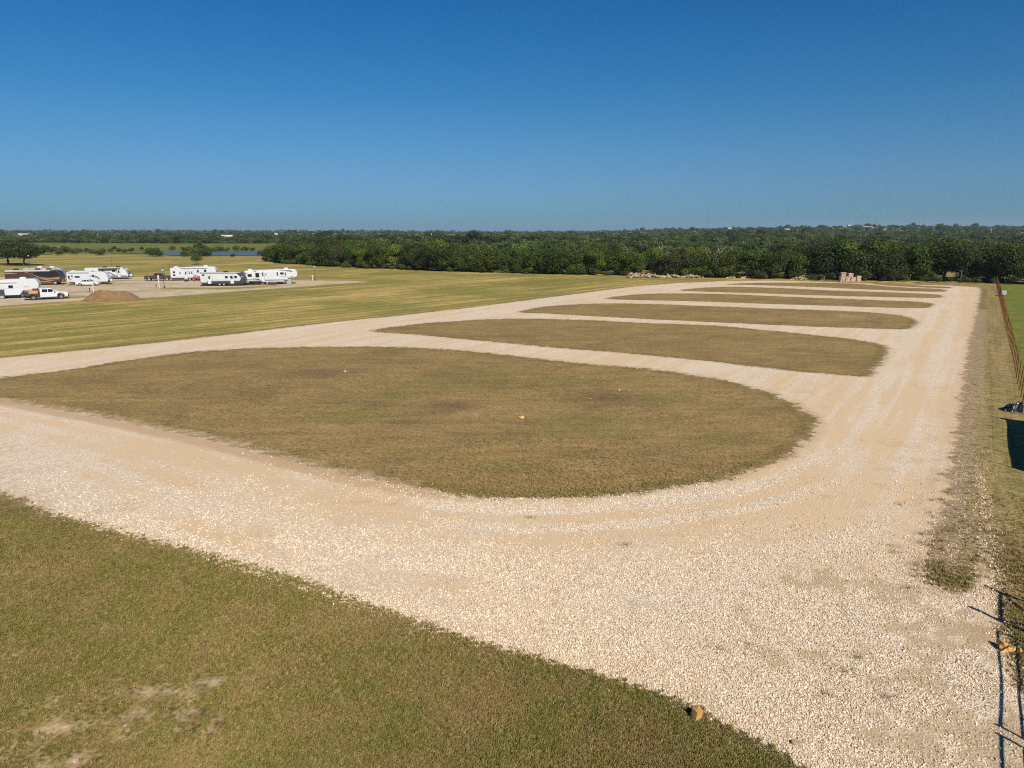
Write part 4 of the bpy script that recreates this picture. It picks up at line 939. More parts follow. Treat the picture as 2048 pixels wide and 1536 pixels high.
# travel trailer outline: rounded nose to +x
def nose_pts(L, z0, zt, nl=1.1):
    return [(-L/2, z0), (L/2 - .35, z0), (L/2 - .02, z0 + .45), (L/2, z0 + 1.0), (L/2 - .22, zt - .75), (L/2 - nl * .5, zt - .28), (L/2 - nl, zt), (-L/2 + .12, zt), (-L/2, zt - .12)]
def travel_trailer(u, v, L, zt, heading, label, style):
    q = gp(u, v); e = empty('travel_trailer', (q.x, q.y + 1.3, 0), heading, label, 'travel trailer')
    prof('body', nose_pts(L, .6, zt), -1.25, 1.25, M['white'], e, .04)
    prof('roof', rect(-L/2 + .15, L/2 - 1.15, zt + .002, zt + .07), -1.18, 1.18, M['roofgrey'], e, .02)
    rv_common(e, L, zt, (-.75 - .1, .1))
    box('hitch', (L/2 + .5, 0, .5), (1.1, .12, .12), M['black'], e)
    if style == 'dark':
        side_panel('lower_band', rect(-L/2 + .02, L/2 - .5, .56, 1.15), M['dark'], e)
        side_panel('roof_trim', rect(-L/2 + .02, L/2 - 1.0, zt - .17, zt - .05), M['dark'], e)
        prof('nose_cap', [(L/2 - .33, .62), (L/2 + .01, 1.05), (L/2 + .025, 1.6), (L/2 - .2, zt - .74), (L/2 - .52, zt - .25), (L/2 - 1.1, zt + .01), (L/2 - 2.0, zt + .012), (L/2 - 1.35, zt - .6), (L/2 - .9, zt - 1.3), (L/2 - 1.25, 1.3), (L/2 - 1.4, .9), (L/2 - 1.2, .62)], -1.275, 1.275, M['dark'], e, .02)
        side_panel('nose_stripe', [(L/2 - 1.0, zt - .7), (L/2 - .45, zt - .95), (L/2 - .4, zt - 1.08), (L/2 - .95, zt - .85)], M['white'], e, -1.275)
        side_panel('storage_panel', rect(-L/2 + .12, -L/2 + 1.45, .85, 2.05), M['cream'], e, -1.262)
        for x in (-L/2 + .42,): rv_window(e, x, x + .55, zt - .65, zt - .3)
        for x0, x1 in ((.28 * L - 1.2, .28 * L - .65), (.05 * L, .05 * L + .6), (.22 * L + .35, .22 * L + .95)): rv_window(e, x0, x1, 1.75, 2.3)
        rv_door(e, -L/2 + 1.6); rv_door(e, .17 * L - .05)
        side_panel('seam', rect(-L/2 + 2.65, -L/2 + 2.69, 1.15, zt - .2), M['grey'], e)
        side_panel('swoosh', [(-L/2 + 2.2, 1.38), (L/2 - 1.9, 1.28), (L/2 - 1.3, 1.46), (L/2 - 1.9, 1.36), (-L/2 + 2.2, 1.45)], M['grey'], e)
        ac(e, .05 * L, zt + .05, M['black']); box('battery_box', (L/2 + .25, -.5, .85), (.45, .6, .5), M['grey'], e, .04)
        for k in (-.25, .25): 
            bm = bmesh.new(); bmesh.ops.create_cone(bm, cap_ends=True, segments=12, radius1=.16, radius2=.14, depth=.5); link_mesh('gas_bottle', bm_mesh('gas_bottle', bm, M['white']), e).location = (L/2 + .35, k, .85)
    if style == 'awning':   # black lower and awning band
        side_panel('roof_band', rect(-L/2 + 3.2, L/2 - 1.9, zt - .75, zt - .08), M['dark'], e)
        side_panel('lower_band', rect(-L/2 + .02, L/2 - .4, .56, .95), M['grey'], e)
        side_panel('roof_trim', rect(-L/2, L/2 - 1.2, zt - .08, zt), M['white'], e)
        side_panel('slash', [(.0, 2.0), (.35, 2.0), (2.1, .95), (1.6, .95)], M['dark'], e)
        prof('nose_trim', [(L/2 - .1, 1.1), (L/2 + .03, 1.0), (L/2 + .03, 1.7), (L/2 - .25, zt - .7), (L/2 - 1.05, zt + .02), (L/2 - 1.5, zt + .02), (L/2 - .55, zt - .7)], -1.27, 1.27, M['grey'], e)
        rv_window(e, 1.3, 2.1, 1.9, 2.5); rv_window(e, -1.2, -.6, 2.0, 2.5); rv_door(e, 2.5, mat=M['cream'])
        side_panel('door_edge', rect(2.36, 2.48, .6, 2.75), M['dark'], e)
        ac(e, -.6, zt + .05, M['black']); ac(e, 2.6, zt + .05, M['black']); box('propane_cover', (L/2 + .35, 0, .95), (.5, .8, .55), M['white'], e, .08)
        for x in (-1.1, 0, .8): box('red_step', (x + 2.4, -1.2, .45), (.25, .3, .25), M['red'], e) if x == 0 else None
    if style == 'swirl':
        side_panel('awning_roll', rect(-L/2 + .4, .4, zt - .22, zt - .1), M['grey'], e, -1.25, .1)
        rv_window(e, -L/2 + .3, -L/2 + .65, 1.4, 2.2); rv_window(e, -L/2 + 1.0, -L/2 + 1.3, 1.8, 2.25); rv_window(e, -L/2 + 1.7, -L/2 + 2.8, 1.65, 2.05); rv_window(e, 1.1, 1.45, 1.75, 2.3)
        for z in (1.2, 1.45): side_panel('swirl', [(.2, z + .8), (1.5, z + .75), (2.3, z + .45), (2.75, z - .05), (2.5, z - .02), (2.1, z + .3), (1.4, z + .58)], M['grey'], e)
        side_panel('swirl', [(-L/2 + .4, 1.2), (-L/2 + 1.3, 1.5), (-L/2 + .6, .95)], M['grey'], e)
        side_panel('lower_band', rect(-L/2 + .1, L/2 - .5, .6, .78), M['silver'], e)
        prof('nose_guard', [(L/2 - .3, .58), (L/2 + .02, 1.0), (L/2 + .04, 1.4), (L/2 - .08, 1.5)], -1.1, 1.1, M['silver'], e)
        ac(e, -L/2 + 1.2, zt + .04, M['white']); prof('slide_roof', rect(-L/2 + .7, .9, zt + .08, zt + .26), -1.0, .9, M['white'], e, .03)
        box('propane_cover', (L/2 + .35, 0, .95), (.5, .7, .55), M['white'], e, .08)
    return e
travel_trailer(445, 572, 9.9, 3.0, R(10), 'white travel trailer with black nose and black lower band, in front of the park', 'dark')
travel_trailer(212, 558.5, 10.3, 2.95, R(16), 'white travel trailer with charcoal upper band and two black roof units, its back half hidden', 'awning')
travel_trailer(174, 569.3, 8.9, 2.95, R(12), 'plain white travel trailer with grey swirls, directly behind the white sedan', 'swirl')
def old_trailer(u, v):
    q = gp(u, v); e = empty('travel_trailer', (q.x, q.y + 1.3, 0), R(14), 'pale blue grey trailer mostly hidden behind the black and brown motorhome', 'travel trailer')
    L = 9.0; prof('body', nose_pts(L, .6, 3.25), -1.25, 1.25, M['silver'], e, .04); rv_common(e, L, 3.1, (-.6, .3)); ac(e, -1, 3.25, M['white']); ac(e, 1.8, 3.25, M['white'])
    side_panel('stripe', rect(-4.3, 3.0, 2.6, 2.75), M['grey'], e); rv_window(e, 1.2, 2.0, 1.8, 2.4)
old_trailer(86, 561)

# fifth wheels
def fifth_pts(L, zt): return [(-L/2, .65), (L/2 - 3.3, .65), (L/2 - 2.6, 1.62), (L/2 - .75, 1.62), (L/2 - .12, 1.95), (L/2, 2.5), (L/2 - .12, zt - .55), (L/2 - .5, zt - .08), (L/2 - .95, zt), (L/2 - 5.0, zt), (-L/2 + 1.0, zt - .22), (-L/2 + .08, zt - .28), (-L/2, zt - .45)]
def fifth_wheel(u, v, L, zt, heading, label, style):
    q = gp(u, v); e = empty('fifth_wheel_trailer', (q.x, q.y + 1.3, 0), heading, label, 'fifth wheel trailer')
    prof('body', fifth_pts(L, zt), -1.25, 1.25, M['white'], e, .05)
    for x in (-1.0, -.1):
        for y in (-1.08, 1.08): wheel(e, x, y, .38, .22, M['silver'], -1 if y < 0 else 1)
    box('chassis', (-1.6, 0, .52), (L - 3.6, 2.0, .2), M['black'], e)
    for y in (-.9, .9): box('landing_leg', (L/2 - 2.9, y, .7), (.12, .12, 1.4), M['mast'], e)
    ac(e, -L/2 + 1.2, zt - .24, M['white']); ac(e, L/2 - 2.6, zt, M['white'])
    if style == 'black':
        prof('slide_out', rect(-L/2 + .25, -L/2 + 3.9, .95, zt - .55), -1.75, -1.2, M['white'], e, .03)
        prof('slide_out', rect(-L/2 + 4.5, L/2 - 2.2, 1.15, zt - .5), -1.55, -1.2, M['white'], e, .03)
        rv_window(e, -L/2 + .75, -L/2 + 1.7, 1.9, 2.55, -1.75); rv_window(e, -L/2 + 2.5, -L/2 + 3.35, 1.75, 2.8, -1.75)
        rv_window(e, -L/2 + 3.98, -L/2 + 4.25, 2.0, 2.85); rv_window(e, -L/2 + 4.75, -L/2 + 4.95, 2.15, 2.6, -1.55)
        rv_window(e, L/2 - 4.7, L/2 - 4.4, 2.1, 2.9, -1.55); rv_window(e, L/2 - 3.9, L/2 - 3.1, 2.35, 2.85, -1.55); rv_window(e, L/2 - 2.85, L/2 - 2.6, 2.1, 2.85, -1.55)
        side_panel('stripe', [(-L/2 + .3, 1.35), (-L/2 + 2.2, 1.3), (-L/2 + 3.8, 1.02), (-L/2 + 1.8, 1.12), (-L/2 + .3, 1.15)], M['grey'], e, -1.75)
        side_panel('stripe', [(-L/2 + 1.6, 1.55), (-L/2 + 3.8, .98), (-L/2 + 3.2, 1.4)], M['dark'], e, -1.765)
        side_panel('stripe', [(-L/2 + .1, 2.75), (-L/2 + 1.0, 2.5), (-L/2 + .1, 2.95)], M['dark'], e, -1.755)
        side_panel('stripe', [(L/2 - 4.4, zt - .22), (L/2 - 1.5, zt - .28), (L/2 - .95, zt - .62), (L/2 - 1.3, zt - .38), (L/2 - 3.2, zt - .36)], M['dark'], e)
        side_panel('stripe', [(L/2 - 2.1, 1.85), (L/2 - 1.2, 1.7), (L/2 - .85, 2.0), (L/2 - 1.4, 1.82)], M['dark'], e)
        side_panel('stripe', [(L/2 - 4.6, 2.1), (L/2 - 2.2, 1.75), (L/2 - 2.2, 1.68), (L/2 - 4.0, 1.95)], M['dark'], e, -1.56)
        side_panel('roof_stripe', [(-L/2 + 1.9, zt - .3), (-L/2 + 2.4, zt - .3), (-L/2 + 2.9, zt - .55), (-L/2 + 2.6, zt - .55)], M['dark'], e)
        prof('nose_shade', [(L/2 - .02, 2.45), (L/2 - .1, 2.0), (L/2 - .5, 1.75), (L/2 - 1.1, 1.6), (L/2 - 1.1, 1.55), (L/2 - .3, 1.68), (L/2 + .02, 2.0)], -1.1, 1.1, M['silver'], e)
        box('utility_box', (L/2 - 2.05, -.4, .65), (1.05, 1.3, 1.2), M['teal'], e, .05)
    if style == 'toy':
        rv_window(e, -L/2 + .6, -L/2 + 1.15, 2.0, 2.45); rv_window(e, -L/2 + .6, -L/2 + 1.15, 1.25, 1.7)
        for x in (2.2, 4.4, 5.0): rv_window(e, -L/2 + x, -L/2 + x + .25, 1.7, 2.3)
        rv_window(e, .9, 1.35, 2.1, 2.7); rv_window(e, L/2 - 2.9, L/2 - 2.3, 2.2, 2.8)
        rv_door(e, -L/2 + 3.3); side_panel('awning_roll', rect(-L/2 + 2.6, L/2 - 2.2, zt - .5, zt - .36), M['grey'], e, -1.25, .12)
        for i in range(5): side_panel('decal', [(-1.8 + i, 2.5 - .12 * i), (-.9 + i, 2.42 - .1 * i), (-1.2 + i, 2.3 - .1 * i)], [M['tanpaint'], M['red'], M['tanpaint'], M['grey'], M['red']][i], e)
        side_panel('decal', [(-L/2 + 2.6, 1.25), (-L/2 + 4.6, 1.05), (-L/2 + 3.6, 1.0)], M['tanpaint'], e); side_panel('decal', [(-.4, 1.9), (1.6, .95), (.6, 1.1)], M['grey'], e)
        side_panel('lower_band', rect(-L/2 + .1, L/2 - 3.4, .68, .86), M['grey'], e)
    if style == 'left':
        rv_window(e, .9, 1.65, 2.0, 2.5)
        side_panel('awning_roll', rect(-L/2 + .5, 2.3, zt - .62, zt - .42), M['cream'], e, -1.25, .16)
        side_panel('entry_shade', rect(-1.4, .2, .62, 1.75), M['dark'], e, -1.25, .3)
        for k in (0, 1): side_panel('swirl', [(-2.4, 2.3 - k * .5), (-.6, 2.45 - k * .5), (.4, 2.05 - k * .3), (-.5, 2.35 - k * .5), (-2.4, 2.22 - k * .5)], M['grey'], e)
        side_panel('swirl', [(-1.5, 1.85), (1.5, 1.9), (2.6, 2.1), (1.5, 1.95)], M['grey'], e)
        side_panel('emblem', [(3.3, 2.1), (3.6, 2.28), (3.75, 2.12), (4.2, 2.2), (4.3, 2.08)], M['grey'], e)
        prof('cooler_box', rect(-.9, .1, .12, .62), -1.85, -1.6, M['teal'], e, .05)
    return e
fifth_wheel(541, 569, 12.0, 3.55, R(13), 'white fifth wheel trailer with black swoops and tall windows, rightmost in the camper park', 'black')
fifth_wheel(386, 561.5, 11.0, 3.55, R(11), 'white toy hauler trailer with faded red and orange decals, behind the dark nosed trailer', 'toy')
fifth_wheel(2, 598, 11.6, 3.6, R(24), 'white fifth wheel trailer cut by the left edge, behind the work truck', 'left')

# motorhome
q = gp(66, 570.5); e = empty('motorhome', (q.x, q.y + 1.4, 0), R(15), 'large black and bronze motorhome parked behind the work truck', 'motorhome')
L = 11.8; zt = 3.45
prof('body', [(-L/2, .5), (L/2 - 2.4, .5), (L/2 - 2.2, .78), (L/2 - 1.0, .78), (L/2 - .7, .5), (L/2 - .1, .6), (L/2, 1.3), (L/2 - .15, 2.1), (L/2 - .45, 2.9), (L/2 - .9, 3.3), (L/2 - 1.5, zt), (-L/2 + .1, zt), (-L/2, zt - .1)], -1.27, 1.27, M['brownpaint'], e, .05)
side_panel('roof_rail', rect(-L/2 + .1, L/2 - 2.4, zt - .22, zt - .02), M['cream'], e, -1.27, .05)
prof('roof', rect(-L/2 + .1, L/2 - 1.7, zt + .002, zt + .08), -1.2, 1.2, M['roofgrey'], e, .02)
side_panel('side_window_band', [(-.2, 1.75), (L/2 - .55, 2.0), (L/2 - .75, 3.0), (L/2 - 1.5, 3.2), (.2, 3.1)], M['glass'], e, -1.27, .015)
for pts_ in ([(-1.9, 3.1), (-1.5, 3.1), (.6, 2.0), (3.0, 1.35), (L/2 - .8, 1.3), (L/2 - .3, 1.9), (L/2 - .9, 1.75), (3.0, 1.6), (1.2, 1.95)][:9],
             [(-.8, 2.1), (1.0, 1.55), (3.2, .95), (4.4, 1.0), (3.0, 1.25), (.8, 1.75)], [(-2.8, 1.3), (-.5, 1.35), (1.5, .75), (3.2, .62), (3.2, .8), (1.2, 1.0), (-.6, 1.55)]):
    side_panel('swoosh', pts_, M['tanpaint'], e, -1.287, .012)
side_panel('swoosh', [(-L/2 + .1, 3.0), (-L/2 + 1.6, 2.95), (-L/2 + 2.7, 2.75), (-L/2 + .1, 2.7)], M['tanpaint'], e, -1.27)
prof('windshield', [(L/2 - .07, 1.75), (L/2 - .12, 2.1), (L/2 - .42, 2.92), (L/2 - .85, 3.27), (L/2 - .93, 3.25), (L/2 - .55, 2.8), (L/2 - .3, 1.8)], -1.12, 1.12, M['glass'], e).location = (.05, 0, 0)
prof('bumper', [(L/2 - .25, .5), (L/2 + .08, .62), (L/2 + .08, 1.05), (L/2 - .1, 1.1)], -1.2, 1.2, M['tanpaint'], e, .03)
for y in (-.85, .85): box('headlight', (L/2 + .03, y, 1.25), (.12, .35, .2), M['silver'], e, .02)
for x in (-L/2 + 3.0, -L/2 + 4.0, L/2 - 1.6):
    for y in (-1.12, 1.12): wheel(e, x, y, .47, .28, M['silver'], -1 if y < 0 else 1)
for x in (-L/2 + 2.0, .6, 3.0): ac(e, x, zt + .06, M['black'])
box('mirror', (L/2 - .4, -1.45, 2.2), (.12, .12, .4), M['black'], e)
box('satellite_dome', (1.9, .3, zt + .15), (.5, .5, .2), M['white'], e, .08)

def pickup(u, v, heading, paint, label, flatbed=False, sc=1.0):
    q = gp(u, v); e = empty('pickup_truck', (q.x, q.y + .9, 0), heading, label, 'pickup truck'); e.scale = (sc, sc, sc)
    tp_ = lambda z: 1.0 if z < 1.15 else 1.0 - (z - 1.15) * .22
    # cab + bonnet
    cabx0 = -.95
    prof('cab', [(cabx0, .45), (1.45, .45), (1.5, .8), (1.7, 1.02), (2.0, 1.05), (2.25, .95), (2.45, .8), (2.5, .5), (2.98, .5), (3.05, .75), (3.02, 1.1), (2.85, 1.22), (1.55, 1.30), (.82, 1.86), (.55, 1.92), (-.75, 1.90), (-.90, 1.80), (cabx0, 1.2)], -.98, .98, paint, e, .03, tp_)
    prof('windshield', [(1.50, 1.33), (.86, 1.83), (.80, 1.80), (1.4, 1.30)], -.86, .86, M['glass'], e).location = (.04, 0, .02)
    for s_ in (-1, 1):
        y = s_ * .965
        w1 = prof('door', rect(-.80, .18, .5, 1.24), y - .02, y + .02, paint, e); prof('door_window', [(-.72, 1.26), (.12, 1.26), (.12, 1.78), (-.6, 1.78)], s_ * .90 - .02, s_ * .90 + .035 * (1 if s_ > 0 else .2), M['glass'], w1)
        w2 = prof('door', rect(.21, 1.28, .5, 1.24), y - .02, y + .02, paint, e); prof('door_window', [(.22, 1.26), (1.22, 1.28), (.78, 1.76), (.22, 1.78)], s_ * .90 - .02, s_ * .90 + .035 * (1 if s_ > 0 else .2), M['glass'], w2)
        for ww in (-.2, .8): box('handle', (ww, s_ * .99, 1.12), (.16, .02, .04), M['black'], w1 if ww < 0 else w2)
        box('mirror', (1.15, s_ * 1.12, 1.35), (.14, .2, .22), M['black'], e, .03)
        prof('sill', rect(-.9, 1.4, .38, .48), y - .03, y + .03, M['black'], e)
        prof('arch_trim', [(1.42, .5), (1.5, .85), (1.7, 1.08), (2.0, 1.12), (2.28, 1.02), (2.5, .82), (2.58, .5), (2.48, .5), (2.42, .78), (2.22, .94), (2.0, 1.03), (1.74, 1.0), (1.56, .8), (1.5, .5)], y - .03, y + .03, M['black'], e)
        wheel(e, 2.0, s_ * .84, .42, .27, M['silver'] if not flatbed else M['grey'], s_)
        wheel(e, -1.95, s_ * (.84 if not flatbed else .95), .42, .27 if not flatbed else .42, M['silver'] if not flatbed else M['grey'], s_)
        box('headlight', (2.98, s_ * .75, .98), (.12, .34, .2), M['silver'], e, .02)
    prof('bumper', [(2.95, .45), (3.2, .48), (3.22, .78), (3.0, .82)], -.95, .95, M['black'], e, .02)
    box('grille', (3.03, 0, .98), (.06, 1.1, .26), M['black'], e)
    box('chassis', (-.3, 0, .48), (5.6, .8, .16), M['black'], e)
    if flatbed:
        prof('flatbed', rect(-3.35, -1.05, .95, 1.08), -1.15, 1.15, M['black'], e, .02)
        prof('headboard', rect(-1.18, -1.08, 1.08, 1.85), -1.1, 1.1, M['black'], e)
        prof('side_box', rect(-1.45, -.98, .55, .95), -1.12, 1.12, M['dark'], e, .02)
        for x0, x1, z0, z1 in ((-3.0, -1.5, .55, .93),): prof('bed_skirt', [(x0, .7), (x0 + .1, .93), (x1, .93), (x1, .6), (-1.55, .8), (-2.0, .93)], -1.13, -1.09, M['dark'], e)
        box('tool_box', (-2.9, 0, 1.3), (.9, 1.9, .42), M['dark'], e, .04); box('rear_post', (-3.25, -.9, 1.35), (.1, .1, .6), M['black'], e)
        box('tail_light', (-3.37, -.8, .9), (.05, .3, .14), M['red'], e); box('cargo_drum', (-1.6, .3, 1.5), (.6, 1.1, .75), M['brownpaint'], e, .1)
        prof('orange_load', [(-2.55, 1.1), (-1.25, 1.1), (-1.2, 1.55), (-2.15, 1.6), (-2.25, 1.4), (-2.6, 1.35)], -1.0, -.3, M['orange'], e, .04)
    else:
        prof('bed', [(-3.0, .55), (-2.5, .55), (-2.42, .85), (-2.2, 1.0), (-1.95, 1.04), (-1.7, 1.0), (-1.48, .85), (-1.4, .55), (-.98, .5), (-.98, 1.26), (-3.02, 1.22)], -.98, .98, paint, e, .03)
        prof('bed_liner', rect(-2.9, -1.05, 1.235, 1.262), -.8, .8, M['black'], e); box('tailgate', (-3.03, 0, .95), (.05, 1.7, .5), paint, e, .02)
        for s_ in (-1, 1): box('tail_light', (-3.02, s_ * .9, 1.0), (.06, .14, .36), M['red'], e)
        prof('rear_bumper', rect(-3.18, -3.0, .45, .62), -.9, .9, M['silver'], e, .02)
    return e
pickup(88, 599.5, R(37), M['carwhite'], 'white crew cab work truck with black flatbed and an orange load', True, 1.1)
pickup(314, 562, R(19), M['truckbrown'], 'dark brown pickup truck parked alone behind the white utility post', False, 1.05)
pickup(118, 555.5, R(10), M['carwhite'], 'white pickup truck half hidden between the motorhome and the swirled trailer', False, 1.0)

# sedan
q = gp(172.5, 571.5); e = empty('sedan_car', (q.x, q.y + .8, 0), R(14), 'clean white four door sedan parked in front of the swirled travel trailer', 'car')
tp_ = lambda z: 1.0 if z < .9 else 1.0 - (z - .9) * .42
prof('body', [(-2.35, .35), (-1.85, .35), (-1.8, .55), (-1.6, .7), (-1.4, .72), (-1.2, .68), (-1.05, .5), (-1.02, .3), (1.05, .3), (1.08, .5), (1.25, .7), (1.45, .73), (1.65, .68), (1.82, .5), (1.85, .3), (2.3, .32), (2.42, .5), (2.35, .72), (1.9, .86), (1.15, .95), (.35, 1.38), (-.25, 1.46), (-.95, 1.40), (-1.7, 1.06), (-2.3, 1.0), (-2.42, .8)], -.9, .9, M['carwhite'], e, .03, tp_)
for s_ in (-1, 1):
    for nm, pts_ in (('front_window', [(.05, .97), (.98, .97), (.36, 1.30), (.05, 1.36)]), ('rear_window', [(-.85, .97), (-.03, .97), (-.03, 1.37), (-.4, 1.37)]), ('quarter_window', [(-1.35, .99), (-.92, .98), (-.5, 1.34), (-.85, 1.30)])):
        y = s_ * .865; prof(nm, pts_, y - .012, y + .012, M['glass'], e, 0, lambda z: 1.0 if z < .98 else 1 - (z - .98) * .36)
    for x in (-1.42, 1.45): wheel(e, x, s_ * .80, .33, .2, M['silver'], s_)
    box('headlight', (2.28, s_ * .65, .72), (.2, .3, .1), M['silver'], e, .02); box('tail_light', (-2.36, s_ * .68, .88), (.1, .3, .12), M['red'], e, .02); box('mirror', (.85, s_ * .98, 1.0), (.12, .14, .1), M['carwhite'], e, .02)
prof('windshield', [(1.12, .97), (.38, 1.37), (.34, 1.35), (1.05, .96)], -.74, .74, M['glass'], e).location = (.02, 0, .02); prof('back_glass', [(-1.66, 1.08), (-1.0, 1.38), (-.97, 1.36), (-1.6, 1.06)], -.70, .70, M['glass'], e).location = (-.02, 0, .02)

# camp chairs, small items
def camp_chair(u, v, label):
    q = gp(u, v); e = empty('camp_chair', (q.x, q.y, 0), R(-80), label, 'folding chair'); e.scale = (1.25,) * 3
    box('seat', (0, 0, .42), (.5, .52, .04), M['red'], e); box('backrest', (-.25, 0, .72), (.05, .52, .58), M['red'], e)
    for sx in (-.2, .22):
        for sy in (-.24, .24): tube('leg', [(sx, sy, 0), (sx, sy, .42)], .015, .015, M['black'], e, n=5)
camp_chair(389, 562.6, 'red camp chair beside the toy hauler, left one of the pair'); camp_chair(397, 562.4, 'red camp chair beside the toy hauler, right one of the pair')
def deck_pole(u, vb, vt, label, lamp=True):
    q = gp(u, vb); dy = -(vt - 768) / FPX; fy = math.cos(PITCH) + dy * math.sin(PITCH); fz = -math.sin(PITCH) + dy * math.cos(PITCH); h = CAM_H + fz / fy * q.y
    e = empty('lamp_post', (q.x, q.y, 0), 0, label, 'lamp post'); tube('post', [(0, 0, 0), (0, 0, h * .5), (0, 0, h)], .06, .04, M['black'], e)
    if lamp: box('lamp', (0, 0, h + .1 if lamp == 1 else h * lamp), (.3, .3, .35), M['white'], e, .05)
    box('foot', (0, 0, .1), (.35, .35, .2), M['black'], e, .03)
deck_pole(60.5, 541, 512, 'thin dark lamp post with pale head left, beyond the motorhome'); deck_pole(226, 551, 515, 'tall thin black mast behind the charcoal banded trailer', .45)
deck_pole(329, 576.5, 534, 'thin black lamp post beside the brown pickup truck', .86); deck_pole(630.5, 560.5, 534.5, 'thin dark lamp post right of the rightmost fifth wheel', 1)
def pedestal(u, vb, hgt_, label, mat='white', w=.26):
    q = gp(u, vb); e = empty('utility_pedestal', (q.x, q.y, 0), .2, label, 'utility pedestal'); box('post', (0, 0, hgt_ * .5), (w * .7, w * .6, hgt_), M[mat], e, .01); box('meter_box', (0, -.04, hgt_ * .86), (w * 1.25, w * .9, hgt_ * .3), M[mat if mat != 'pipe' else 'black'], e, .02)
pedestal(187.5, 584.5, 2.1, 'white utility hookup pedestal in front of the white sedan', 'paledwall'); pedestal(319, 577, 2.9, 'tall white utility hookup pedestal in front of the brown pickup', 'paledwall'); pedestal(625.5, 561, 1.3, 'white utility hookup pedestal right of the rightmost fifth wheel', 'paledwall')
pedestal(179.5, 583.3, .75, 'short dark water hookup left of the pedestal in front of the sedan', 'pipe', .16); pedestal(219.5, 568.5, .95, 'short dark hookup post right of the swirled trailer', 'pipe', .16); pedestal(312.5, 575, .7, 'short dark water hookup left of the tall white pedestal', 'pipe', .16)
for i, (u, v, m, s, lab) in enumerate([(515,568.8,'brownpaint',(.8,.5,.5),'dark crate beside the wheels of the rightmost fifth wheel'),(527,569,'red',(.7,.5,.35),'red and orange toy box beside the rightmost fifth wheel'),(548,569,'dark',(1.6,.6,.55),'low dark outdoor bench beside the rightmost fifth wheel'),(375,562.8,'black',(.9,.6,.5),'black grill box beside the toy hauler door')]):
    q = gp(u, v); e = empty('outdoor_box', (q.x, q.y - .6, 0), .2, lab, 'box'); box('box_body', (0, 0, s[2] / 2), s, M[m], e, .03); box('lid', (0, 0, s[2] + .03), (s[0] * 1.05, s[1] * 1.05, .06), M['grey'], e, .01)

# ------------------------------------------------------------------ far buildings, masts, poles
def shed(u, dist, w, d, h, wall, roof, label, rz=.2, zoff=0, roofh=None):
    x = (u - 1024) / FPX * dist; z = gz(x, dist) + zoff; e = empty('farm_shed', (x, dist, z), rz, label, 'building'); rh = roofh or h * .35
    box('wall', (0, 0, h / 2), (w, d, h), M[wall], e)
    V_ = [(-w/2 - .3, -d/2 - .3, h), (w/2 + .3, -d/2 - .3, h), (w/2 + .3, 0, h + rh), (-w/2 - .3, 0, h + rh), (-w/2 - .3, d/2 + .3, h), (w/2 + .3, d/2 + .3, h)]
    link_mesh('roof', mesh_py('roof', V_, [(0, 1, 2, 3), (3, 2, 5, 4), (0, 3, 4), (1, 5, 2)], M[roof]), e)
    box('door', (w * .2, -d/2 - .02, h * .36), (w * .14, .05, h * .7), M['dark'], e)
shed(466, 900, 13, 12, 4.0, 'paledwall', 'tanroof', 'tan roofed barn among trees beyond the dam', .4, 2.5, 3.0)
shed(68, 1300, 18, 10, 4, 'paledwall', 'white', 'white farm buildings among trees at the far left', .1, 3)
shed(163, 900, 7, 6, 3.5, 'paledwall', 'greyroof', 'small pale house among trees right of the far left white farm', .1, 2.5)
shed(2, 900, 8, 6, 3.5, 'white', 'white', 'long white shed at the left edge beyond the oaks', .1, 2)
shed(984, 900, 11, 7, 3.0, 'white', 'paledwall', 'long white trailer building on a pale field beyond the belt, left one', .05, 2.5, .6)
shed(1097, 870, 13, 8, 2.6, 'white', 'greyroof', 'low white building on a pale field beyond the belt, right one', .05, 2.3, .6)
shed(1449, 1900, 9, 8, 3, 'paledwall', 'greyroof', 'white house on the distant ridge right of the tall mast', .1, 7)
shed(1561, 1400, 9, 7, 4, 'paledwall', 'greyroof', 'grey roofed house low among the trees on the right hillside', .1, 6)
shed(1682, 2100, 9, 8, 3, 'paledwall', 'paledwall', 'tiny white house on the right ridge line', .1, 7)
shed(1718, 1900, 26, 8, 1.5, 'concrete', 'concrete', 'long pale barn roof on the right ridge', .05, 6.5, .5)
shed(562, 1500, 7, 6, 4, 'white', 'white', 'tiny white house on the skyline left of centre', .1, 6)
def mast(u, dist, vt, label, r=.5, wires=True):
    x = (u - 1024) / FPX * dist; z = gz(x, dist); dy = -(vt - 768) / FPX
    fy = math.cos(PITCH) + dy * math.sin(PITCH); fz = -math.sin(PITCH) + dy * math.cos(PITCH); h = CAM_H + fz / fy * dist - z
    e = empty('radio_mast', (x, dist, z), 0, label, 'mast')
    tube('mast_shaft', [(0, 0, 0), (0, 0, h * .5), (0, 0, h)], r, r * .7, M['mast'], e, n=4, smooth=False)
    if wires:
        for k in range(3): a = k * 2.094; tube('guy_wire', [(0, 0, h * .92), (math.cos(a) * h * .2, math.sin(a) * h * .2, h * .46), (math.cos(a) * h * .4, math.sin(a) * h * .4, 0)], .05, .05, M['mast'], e, n=3)
    tube('antenna', [(0, 0, h - 3), (0, 0, h)], r * 1.5, r * 1.5, M['mast'], e, n=5)
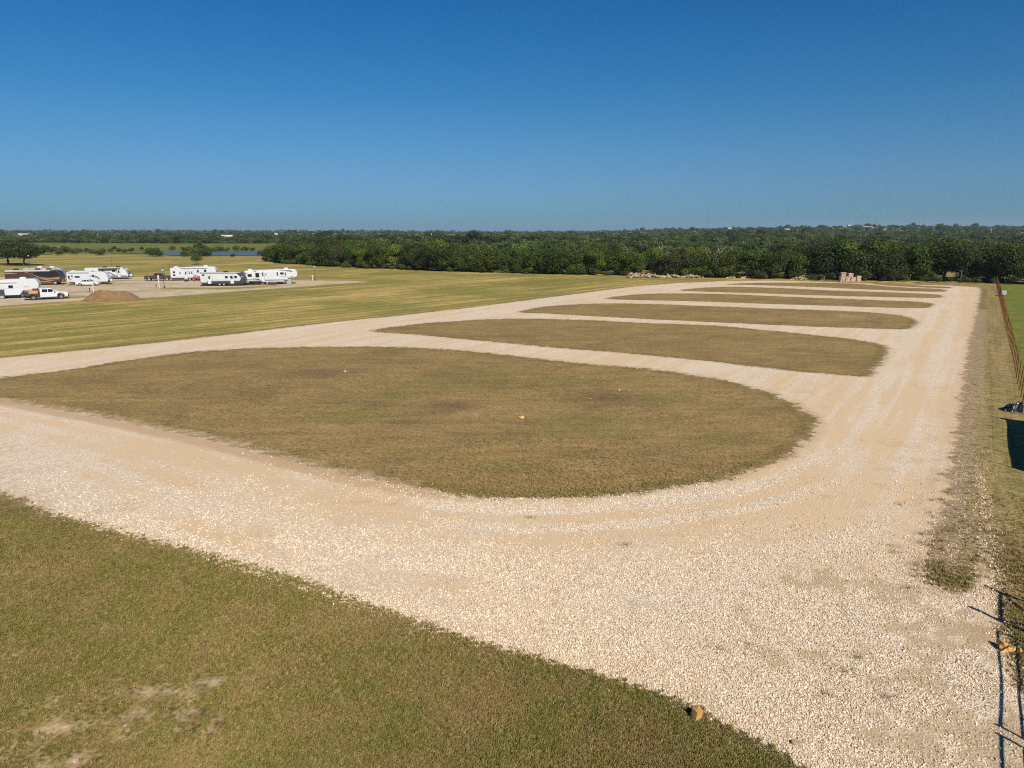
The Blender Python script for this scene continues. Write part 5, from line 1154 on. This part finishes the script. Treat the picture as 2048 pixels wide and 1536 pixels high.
mast(1404.5, 2300, 422, 'tall thin radio mast on the horizon right of centre', .75); mast(1706, 3000, 415, 'faint very thin radio mast on the right horizon', .28); mast(1735, 2800, 441, 'faint shorter mast just right of the thin right mast', .3)
mast(1668, 3000, 445, 'faint short mast left of the thin right mast', .22)
def upole(u, dist, vt, label, g_=None):
    x = (u - 1024) / FPX * dist; z = gz(x, dist); dy = -(vt - 768) / FPX
    fy = math.cos(PITCH) + dy * math.sin(PITCH); fz = -math.sin(PITCH) + dy * math.cos(PITCH); h = CAM_H + fz / fy * dist - z
    e = empty('utility_pole', (x, dist, z), 0, label, 'utility pole', g_); tube('pole', [(0, 0, 0), (0, 0, h)], .32, .24, M['concrete'], e, n=6); box('crossarm', (0, 0, h - .8), (2.6, .2, .2), M['concrete'], e)
upole(1961, 1150, 456, 'pale utility pole, rightmost on the wooded hillside'); upole(1848, 1500, 451, 'pale utility pole on the right ridge between the masts and the rightmost pole')
for u, d_, vt in [(213,1000,468),(246,1000,469),(310,1000,468),(492,1000,469),(596,1000,471),(1173,900,471),(1143,900,472),(866,900,466)]: upole(u, d_, vt, 'thin pale utility pole in the distant trees, ' + ('beyond the dam' if u < 520 else 'left of the long white trailer building' if u < 1000 else 'right of the low white building'), 'utility poles among the distant trees')

# ------------------------------------------------------------------ haze
vt_ = bpy.data.materials.new('haze_air'); vt_.use_nodes = True; n_ = vt_.node_tree.nodes; n_.clear()
pv = n_.new('ShaderNodeVolumePrincipled'); pv.inputs['Color'].default_value = (.62, .82, 1, 1); pv.inputs['Density'].default_value = .00008; pv.inputs['Anisotropy'].default_value = .2
ov = n_.new('ShaderNodeOutputMaterial'); vt_.node_tree.links.new(pv.outputs[0], ov.inputs['Volume'])
bm = bmesh.new(); bmesh.ops.create_cube(bm, size=1); bmesh.ops.scale(bm, vec=(22000, 16500, 135), verts=bm.verts); bmesh.ops.translate(bm, vec=(0, 3250, 56.5), verts=bm.verts)
HAZE = link_mesh('haze', bm_mesh('haze', bm, vt_)); tag(HAZE, kind='stuff')
